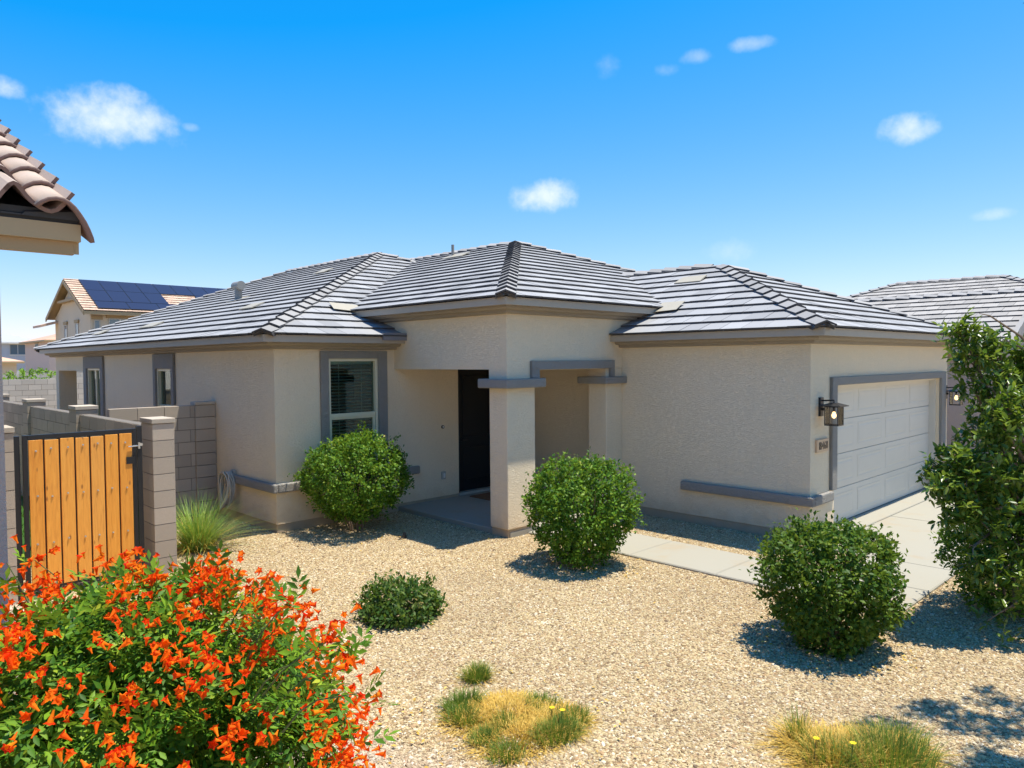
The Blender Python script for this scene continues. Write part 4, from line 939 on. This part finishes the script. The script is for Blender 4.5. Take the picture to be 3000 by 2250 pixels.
def bush(name, label, base, rx, rz, zc, mat, seed, nt=1100, per=15, leaf=(.036, .058), bottom=-.75, power=2.6, cat='bush', group=None, upbias=.35, stems=9, irr=.30, wr=.62, sixl=False):
    r = np.random.default_rng(seed); t = thing(name, (base[0], base[1], 0), label, cat, group)
    d = unit(r.normal(size=(nt*2, 3))); d = d[d[:, 2] > bottom][:nt]; n = len(d)
    p = (np.abs(d)**power).sum(1)**(-1/power)
    rad = p*(1+irr*lump(d, seed))*np.select([r.random(n) < .05, r.random(n) < .70], [r.uniform(1.03, 1.13, n), r.uniform(.88, 1.03, n)], r.uniform(.45, .9, n))
    sc3 = np.array([rx, rx, rz]); nar = np.where(d[:, 2] < 0, 1+.30*d[:, 2], 1.)
    T = d*rad[:, None]*sc3; T[:, 0] *= nar; T[:, 1] *= nar; T += np.array([base[0], base[1], zc])
    if rx > .5:
        q_ = np.sin(9*T[:, 0]+seed)*np.sin(9*T[:, 1]+2*seed)*np.sin(10*T[:, 2]+seed*.7); kp = (q_ > -.30) | (r.random(len(T)) < .25); T = T[kp]; d = d[kp]
    out = unit(d*np.array([1, 1, 1.])+np.array([0, 0, upbias]))
    T2_ = np.repeat(T, per, 0); o2 = np.repeat(out, per, 0); m_ = len(T2_)
    C = T2_+r.normal(size=(m_, 3))*.032-o2*r.uniform(0, .07, (m_, 1))
    D = unit(o2*.55+r.normal(size=(m_, 3))*.75); Nn = unit(o2+np.array([0, 0, .5])+r.normal(size=(m_, 3))*.45)
    ll = r.uniform(*leaf, m_); V, F = leaf_arrays(C, D, Nn, ll, ll*wr, six=sixl); V[:, 2] = np.maximum(V[:, 2], .01)
    arrobj('foliage', V, F, [mat], t)['kind'] = 'stuff'
    for k in range(stems):
        a = k*2.4+r.uniform(-.3, .3); q = r.uniform(.35, .8); e = Vector((base[0]+rx*q*math.cos(a), base[1]+rx*q*math.sin(a), zc+rz*r.uniform(.0, .6))); b0 = Vector((base[0]+.07*math.cos(a), base[1]+.07*math.sin(a), -.03))
        mb = MB(); md_ = b0.lerp(e, .5)+Vector((r.uniform(-.06, .06), r.uniform(-.06, .06), .08)); mb.tube([b0, b0.lerp(md_, .5)+Vector((0, 0, .03)), md_, e], [.016, .013, .010, .004], 6); obj('stem', mb, 'bark', t)
    return t
G1_ = 'clipped round bushes in the gravel yard'
bush('round_bush', 'clipped round bright green bush under the front window', (-3.86, 5.15), .74, .61, .79, 'leaf_bush', 11, 1250, 16, bottom=-.93, group=G1_)
bush('round_bush', 'clipped round green bush in front of the entry column', (-2.92, 1.57), .645, .59, .67, 'leaf_bush', 12, 1150, 16, bottom=-.9, group=G1_)
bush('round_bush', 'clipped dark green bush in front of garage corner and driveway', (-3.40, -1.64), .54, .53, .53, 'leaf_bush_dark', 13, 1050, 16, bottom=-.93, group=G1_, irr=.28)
bush('low_shrub', 'small low shrub alone in the middle of gravel', (-5.58, 1.68), .41, .24, .11, 'leaf_small', 14, 300, 11, (.042, .068), bottom=-.4, stems=4, cat='shrub', irr=.3, wr=.5, power=2.0)
bush('understory_bush', 'round bush at the foot of the glossy tree at right', (-1.33, -2.55), .60, .60, .60, 'leaf_bush', 15, 900, 13, bottom=-.9, irr=.16)
for i, (x, y, s) in enumerate(((5.55, -.35, .30), (6.2, -.75, .34), (7.0, -.5, .36))):
    bush('flowering_shrub', ['orange tinged low shrub at the far garage corner', 'orange tinged low shrub in the middle of the strip past driveway', 'orange tinged low shrub farthest right past the driveway'][i], (x, y), s, s*.85, s*.6, 'leaf_orange', 30+i, 200, 10, (.03, .05), stems=3, cat='shrub', group='orange shrubs beside the driveway')
bush('garden_shrub', 'bright green shrub above the far block wall', (-2.6, 31), 1.3, 1.0, 1.3, 'leaf_far', 41, 320, 12, (.08, .14), stems=4, cat='shrub')

# glossy tree at the right edge
def at(u, v, depth):
    c = M.to_3x3() @ Vector(((u-1500)/FPX, (1125-v)/FPX, -1)); return CAM+c*depth
def leafy_tree(name, label, base, blobs, mat, seed, leaf=(.062, .10), branches=True):
    r = np.random.default_rng(seed); t = thing(name, base, label, 'tree'); base = Vector(base)
    tr = MB(); hub = base+Vector((0, 0, .9)); tr.tube([base-Vector((0, 0, .05)), base+Vector((.03, .02, .45)), hub], [.055, .045, .04], 8); trunk = obj('trunk', tr, 'bark', t)
    VV, FF, off = [], [], 0
    for (c, rad, nt) in blobs:
        c = Vector(c); mb = MB(); md_ = hub.lerp(c, .55)+Vector((r.uniform(-.1, .1), r.uniform(-.1, .1), .1)); mb.tube([hub, md_, c], [.026, .018, .006], 6)
        tips = []
        for k in range(nt):
            d = unit(r.normal(size=3)); q = c+Vector((d*rad*(r.random()**.4)).tolist()); tips.append(q)
            if k % 5 == 0: mb.tube([c.lerp(md_, r.uniform(0, .4)), c.lerp(q, .5)+Vector((0, 0, .02)), q], [.007, .005, .003], 5)
        obj('branch', mb, 'bark', t)
        tips = np.array([tuple(q) for q in tips]); per = 11; Tp = np.repeat(tips, per, 0); n = len(Tp)
        ax_ = np.repeat(unit(r.normal(size=(len(tips), 3))*.7+np.array([0, 0, .6])+unit(tips-np.array(c))*.6), per, 0)
        s = np.tile(np.linspace(-.12, .03, per), len(tips))[:, None]; C = Tp+ax_*s+r.normal(size=(n, 3))*.008
        D = unit(ax_*.45+r.normal(size=(n, 3))*.8+np.array([0, 0, .05])); Nn = unit(np.array([0, 0, 1.])+r.normal(size=(n, 3))*.5)
        ll = r.uniform(*leaf, n); V, F = leaf_arrays(C, D, Nn, ll, ll*.40, .12, True); VV.append(V); FF.append(F+off); off += len(V)
    arrobj('crown', np.concatenate(VV), np.concatenate(FF), [mat], t)['kind'] = 'stuff'
    return t, hub
dp = 6.75; S_ = FPX/dp
bl = [(2822, 975, 50, 22, 0), (2850, 1040, 68, 30, .1), (2940, 1100, 85, 40, .3), (2940, 1170, 85, 42, -.1), (2960, 1230, 130, 55, .2), (2915, 1290, 90, 50, .1), (2985, 1360, 140, 52, 0), (2830, 1390, 95, 50, -.15), (2762, 1372, 60, 20, -.1), (2750, 1425, 55, 14, -.2),
      (2900, 1450, 140, 52, 0), (2840, 1510, 95, 26, -.2), (2990, 1520, 140, 45, .1), (2945, 1590, 130, 34, -.1), (3060, 1180, 120, 50, .3), (3080, 1400, 140, 60, .2), (2930, 1235, 60, 25, -.3), (2985, 1050, 70, 28, .2), (2905, 1010, 60, 24, .1), (2990, 1130, 85, 36, .1), (2880, 1390, 110, 32, -.2), (2800, 1330, 55, 18, -.1), (2960, 1690, 120, 20, -.3), (2850, 1600, 75, 12, -.35), (2970, 1780, 90, 10, -.4), (2850, 1120, 40, 10, .1), (2870, 1660, 70, 22, -.3), (2830, 1500, 60, 20, -.3), (3050, 1600, 120, 40, 0)]
blobs = [(at(u, v, dp+dz), rad/S_, n) for u, v, rad, n, dz in bl]
leafy_tree('glossy_tree', 'glossy leaved small tree at the right edge in front of garage', (-1.15, -2.72, 0), blobs, 'leaf_tree', 21)
br_ = MB(); br_.tube([at(3120, 1120, 6.9), at(2990, 985, 6.8), at(2900, 925, 6.7), at(2868, 918, 6.7)], [.016, .011, .007, .003], 6); br_.tube([at(3060, 1060, 6.9), at(2985, 1015, 6.8), at(2930, 990, 6.75)], [.012, .008, .003], 6)
obj('branch', br_, 'bark', bpy.data.objects['glossy_tree'])
r_ = np.random.default_rng(5); bb = [((-3.35+r_.normal()*.38, -3.75+r_.normal()*.3, 4.9+r_.normal()*.3), .26, 16) for _ in range(9)]+[((-2.75, -4.3, 4.6), .5, 40), ((-2.4, -4.6, 5.2), .6, 50)]
leafy_tree('street_tree', 'tree beyond the right edge whose dappled shadow falls on gravel', (-2.5, -4.7, 0), bb, 'leaf_small', 22)

# grasses
def blades(n, c, spread, length, width, lean, r, az=None, azs=None, zb=0):
    a = r.uniform(0, 2*np.pi, n); q = np.sqrt(r.random(n))
    base = np.stack([c[0]+spread[0]*q*np.cos(a), c[1]+spread[1]*q*np.sin(a), np.full(n, zb)], 1)
    th = a+r.normal(size=n)*.7 if az is None else r.normal(az, azs, n)
    L_ = r.uniform(*length, n); ln = r.uniform(*lean, n)*np.clip(q+.25, .2, 1.2); H = np.stack([np.cos(th), np.sin(th), np.zeros(n)], 1); S = np.stack([-np.sin(th), np.cos(th), np.zeros(n)], 1); lv = []
    for s in (0, .35, .7, 1.):
        z = L_*(s*np.cos(ln*.6)-.55*ln*s*s*.55); h = L_*ln*(s*.35+s*s*.55); p = base+H*h[:, None]; p[:, 2] += np.maximum(z, .002+.01*s); w_ = width*(1-.93*s)*.5; lv += [p-S*w_, p+S*w_]
    V = np.stack(lv, 1).reshape(-1, 3); b = np.arange(n)[:, None]*8
    return V, np.concatenate([b+np.array([[2*k, 2*k+1, 2*k+3, 2*k+2]]) for k in range(3)], 1).reshape(-1, 4)
r = np.random.default_rng(33)
fg = thing('fountain_grass', (-5.95, 5.75, 0), 'arching green fountain grass clump beside the block pillar', 'grass clump')
V, F = blades(900, (-5.98, 5.72), (.16, .16), (.5, .95), .009, (.3, 1.35), r); arrobj('blade_clump', V, F, ['blade_green'], fg)['kind'] = 'stuff'
V, F = blades(260, (-5.98, 5.72), (.17, .17), (.35, .8), .008, (.8, 1.5), r); arrobj('dry_blades', V, F, ['blade_straw'], fg)['kind'] = 'stuff'
def grass_patch(name, label, cx_, cy_, lobes, seed, greens, tall=(.06, .15), yellow=()):
    r = np.random.default_rng(seed); t = thing(name, (cx_, cy_, 0), label, 'grass clump'); VS, FS, o1 = [], [], 0
    for (dx, dy, rx, ry, n) in lobes:
        V, F = blades(n, (cx_+dx, cy_+dy), (rx, ry), tall, .008, (.6, 1.9), r); VS.append(V); FS.append(F+o1); o1 += len(V)
    if VS: arrobj('dry_blades', np.concatenate(VS), np.concatenate(FS), ['blade_straw'], t)['kind'] = 'stuff'
    VS, FS, o1 = [], [], 0
    for (dx, dy, rx, ry, n, h) in greens:
        V, F = blades(n, (cx_+dx, cy_+dy), (rx, ry), (h*.6, h*1.2), .007, (.2, 1.0), r); VS.append(V); FS.append(F+o1); o1 += len(V)
    arrobj('green_blades', np.concatenate(VS), np.concatenate(FS), ['blade_dull'], t)['kind'] = 'stuff'
    for (dx, dy, z) in yellow:
        mb = MB(); c = Vector((cx_+dx, cy_+dy, z)); mb.tube([(c.x, c.y+.02, 0), c], .0025, 5, 1)
        for k in range(8):
            a = k*math.pi/4; p = c+Vector((.022*math.cos(a), .022*math.sin(a), .006)); q = Vector((-math.sin(a), math.cos(a), 0))*.009; mb.face([c, c.lerp(p, .6)+q, p, c.lerp(p, .6)-q], 0)
        obj('flower', mb, ['petal_yellow', 'stem_green'], t)
    return t
grass_patch('grass_tuft', 'small green grass tuft above the straw coloured patch', -5.99, .06, [(0, 0, .07, .06, 120)], 51, [(0, 0, .10, .09, 520, .13)])
grass_patch('dry_grass_patch', 'straw coloured dry grass patch in the centre foreground', -6.25, -.62,
            [(.02, .14, .30, .24, 1900), (-.10, -.18, .36, .26, 2200), (.16, -.22, .26, .24, 1500), (-.22, .20, .2, .2, 800)], 52,
            [(-.12, .42, .16, .09, 420, .12), (-.26, .26, .10, .12, 300, .12), (.05, -.36, .17, .12, 620, .12), (-.34, -.06, .09, .08, 220, .11), (.3, -.02, .10, .18, 300, .09), (-.36, -.30, .12, .10, 260, .10), (.30, -.30, .12, .10, 260, .10), (-.1, .0, .1, .06, 160, .1)], (.04, .10), ((.13, -.24, .13), (.17, -.30, .12)))
grass_patch('wild_grass_patch', 'taller wild green and straw grass clump at bottom right edge', -5.15, -2.52,
            [(-.02, .10, .30, .22, 1700), (.0, .34, .14, .12, 520), (.22, -.1, .28, .22, 1300)], 53, [(.08, -.18, .30, .22, 700, .24), (-.12, .12, .16, .14, 220, .2), (.05, .40, .07, .07, 110, .2), (.28, -.12, .2, .2, 320, .2)], (.08, .20), ((-.22, .16, .19), (-.12, -.02, .19)))

# orange trumpet-flower shrub in the left foreground
r = np.random.default_rng(77)
BC = np.array([-8.72, -.50, .0]); tb = thing('trumpet_flower_shrub', tuple(BC), 'large shrub covered in orange red trumpet flowers at lower left', 'flowering shrub')
def dome(n, lo=.85, hi=1.02):
    d = unit(r.normal(size=(n*3, 3))); d = d[d[:, 2] > -.25][:n]; k = 1+.16*lump(d, 5)
    return d, BC+np.array([0, 0, .50])+d*np.array([1.03, 1.03, .98])*(k*r.uniform(lo, hi, len(d)))[:, None]
d, tips = dome(900, .80, 1.03); d2, t2 = dome(520, .45, .8); d = np.concatenate([d, d2]); tips = np.concatenate([tips, t2])
# a few long shoots standing clear of the mass
def toward(u, v, dep): return np.array(tuple(at(u, v, dep)))
shoots = np.array([toward(430, 1700, 3.5), toward(640, 1660, 3.4), toward(660, 1740, 3.4), toward(560, 1690, 3.6), toward(770, 1700, 3.3), toward(800, 1780, 3.2), toward(880, 1740, 3.1), toward(300, 1650, 3.6), toward(100, 1640, 3.6), toward(960, 1880, 2.9), toward(1020, 1850, 2.9), toward(1060, 2030, 2.7), toward(900, 1930, 2.9), toward(540, 1800, 3.3), toward(20, 1650, 3.5), toward(1010, 1960, 2.8)])
tips = np.concatenate([tips, shoots]); d = np.concatenate([d, np.tile([[.2, -.1, .95]], (len(shoots), 1))])
sb = MB()
for i in list(range(0, 900, 15))+list(range(len(tips)-len(shoots), len(tips))):
    q = Vector(tips[i].tolist()); b0 = Vector((BC[0]+r.normal()*.12, BC[1]+r.normal()*.12, -.02))
    if i >= len(tips)-len(shoots): b0 = q+(Vector((BC[0], BC[1], .4))-q)*.28
    md_ = b0.lerp(q, .55)+Vector((r.normal()*.02, r.normal()*.02, .05)); sb.tube([b0, b0.lerp(md_, .5)+Vector((0, 0, .02)), md_, q], [.005, .004, .003, .002], 5)
obj('stems', sb, 'stem_green', tb)
# compound leaves: 7 leaflets on a rachis, 5 leaves around each shoot
per = 5; n = len(tips)*per; base = np.repeat(tips, per, 0); od = np.repeat(unit(d+np.array([0, 0, .4])), per, 0)
base = base-od*r.uniform(.02, .20, (n, 1)); ra = unit(od*.55+r.normal(size=(n, 3))*.7); rn_ = unit(od+np.array([0, 0, .6])+r.normal(size=(n, 3))*.25); rn_ = unit(rn_-ra*np.sum(ra*rn_, 1, keepdims=True)); rs = np.cross(ra, rn_); rl = r.uniform(.09, .14, n)[:, None]
Cs, Ds, Ns = [], [], []
for f_, sd in ((.3, 1), (.3, -1), (.6, 1), (.6, -1), (.88, 1), (.88, -1), (1., 0)):
    Cs.append(base+ra*rl*f_-rn_*rl*f_*f_*.18); Ds.append(ra*(.55 if sd else 1)+rs*sd*.8-rn_*.12); Ns.append(rn_)
Cs, Ds, Ns = map(np.concatenate, (Cs, Ds, Ns)); ll = r.uniform(.044, .074, len(Cs)); V, F = leaf_arrays(Cs, Ds, Ns, ll, ll*.36, .15); V[:, 2] = np.maximum(V[:, 2], .01)
arrobj('foliage', V, F, ['leaf_tecoma'], tb)['kind'] = 'stuff'
# trumpet flowers
fmb = MB(); prof_ = [(.0045, 0), (.0055, .014), (.010, .032), (.0125, .046)]
rings = [[(q*math.cos(k*math.pi/5), q*math.sin(k*math.pi/5), z) for k in range(10)] for q, z in prof_]; fmb.ring_sweep(rings, True, False, 1)
rim = [(lambda q, z, a: (q*math.cos(a), q*math.sin(a), z))(.0265 if k % 2 == 0 else .0155, .053 if k % 2 == 0 else .052, k*math.pi/5) for k in range(10)]
fmb.ring_sweep([rings[-1], rim], True, False, 0)
fme = mkmesh('flower', fmb, ['petal', 'petal_throat'], False); fV = np.array(fmb.v); fF = np.array([f for f in fmb.f]); fM = np.array(fmb.mi)
nclu = 520; di, tc = dome(nclu, .97, 1.10); 
tc = np.concatenate([tc, shoots, shoots[[0, 2, 4, 9, 11]]+r.normal(size=(5, 3))*.04]); di = np.concatenate([di, np.tile([[.2, -.2, .9]], (len(shoots)+5, 1))])
FL = []
for c, o_ in zip(tc, di):
    for k in range(int(r.integers(4, 12)) if r.random() < .8 else 2):
        ax_ = unit(o_*.5+r.normal(size=3)*.75+np.array([.05, -.1, .15])); FL.append((c+r.normal(size=3)*.038, ax_, r.uniform(.50, .95)))
def fscore(f):
    p = project(f[0]); 
    return -1 if p is None or not (0 < p[0] < 3000 and 0 < p[1] < 2250) else (1-.25*np.dot(unit(np.array(CAM)-f[0]), -f[1]))/p[2]
order = sorted(range(len(FL)), key=lambda i: -fscore(FL[i])); rV, rF, rM, o1 = [], [], [], 0
for rank, i in enumerate(order):
    c, a_, s = FL[i]; q = Vector(a_.tolist()).to_track_quat('Z', 'Y') @ Matrix.Rotation(random.uniform(0, 6.28), 3, 'Z').to_quaternion()
    if rank < 300: inst('flower', fme, c.tolist(), tb, q, (s, s, s))
    else:
        m3 = np.array(q.to_matrix())*s; rV.append(fV@m3.T+c); rF.append(fF+o1); rM.append(fM); o1 += len(fV)
arrobj('flowers', np.concatenate(rV), np.concatenate(rF), ['petal', 'petal_throat'], tb, mi=np.concatenate(rM))['kind'] = 'stuff'

# dry leaf litter under the shrubs and scattered twigs
r = np.random.default_rng(91); Cs = []
for (x, y, q, n) in ((-3.86, 5.0, .7, 150), (-2.95, 1.5, .65, 150), (-3.42, -1.65, .6, 170), (-5.58, 1.65, .4, 60), (-1.5, -2.6, .8, 120), (-6.25, -.6, .7, 90), (-8.0, -.2, 1.2, 200), (-5.2, 1.5, 3.2, 120), (-6, 5, .8, 60)):
    a = r.uniform(0, 6.28, n); k = q*np.sqrt(r.random(n))*1.15; Cs.append(np.stack([x+k*np.cos(a), y+k*np.sin(a), np.full(n, .022)], 1))
Cs = np.concatenate(Cs); n = len(Cs); a = r.uniform(0, 6.28, n); D = np.stack([np.cos(a), np.sin(a), r.normal(size=n)*.2], 1); Nn = np.array([0, 0, 1.])+r.normal(size=(n, 3))*.35
ll = r.uniform(.018, .042, n); V, F = leaf_arrays(Cs, D, Nn, ll, ll*.5); o = arrobj('leaf_litter', V, F, ['blade_straw']); o['kind'] = 'stuff'; tag(o, 'scattered dry leaf litter on the gravel beneath the shrubs', 'leaf litter')
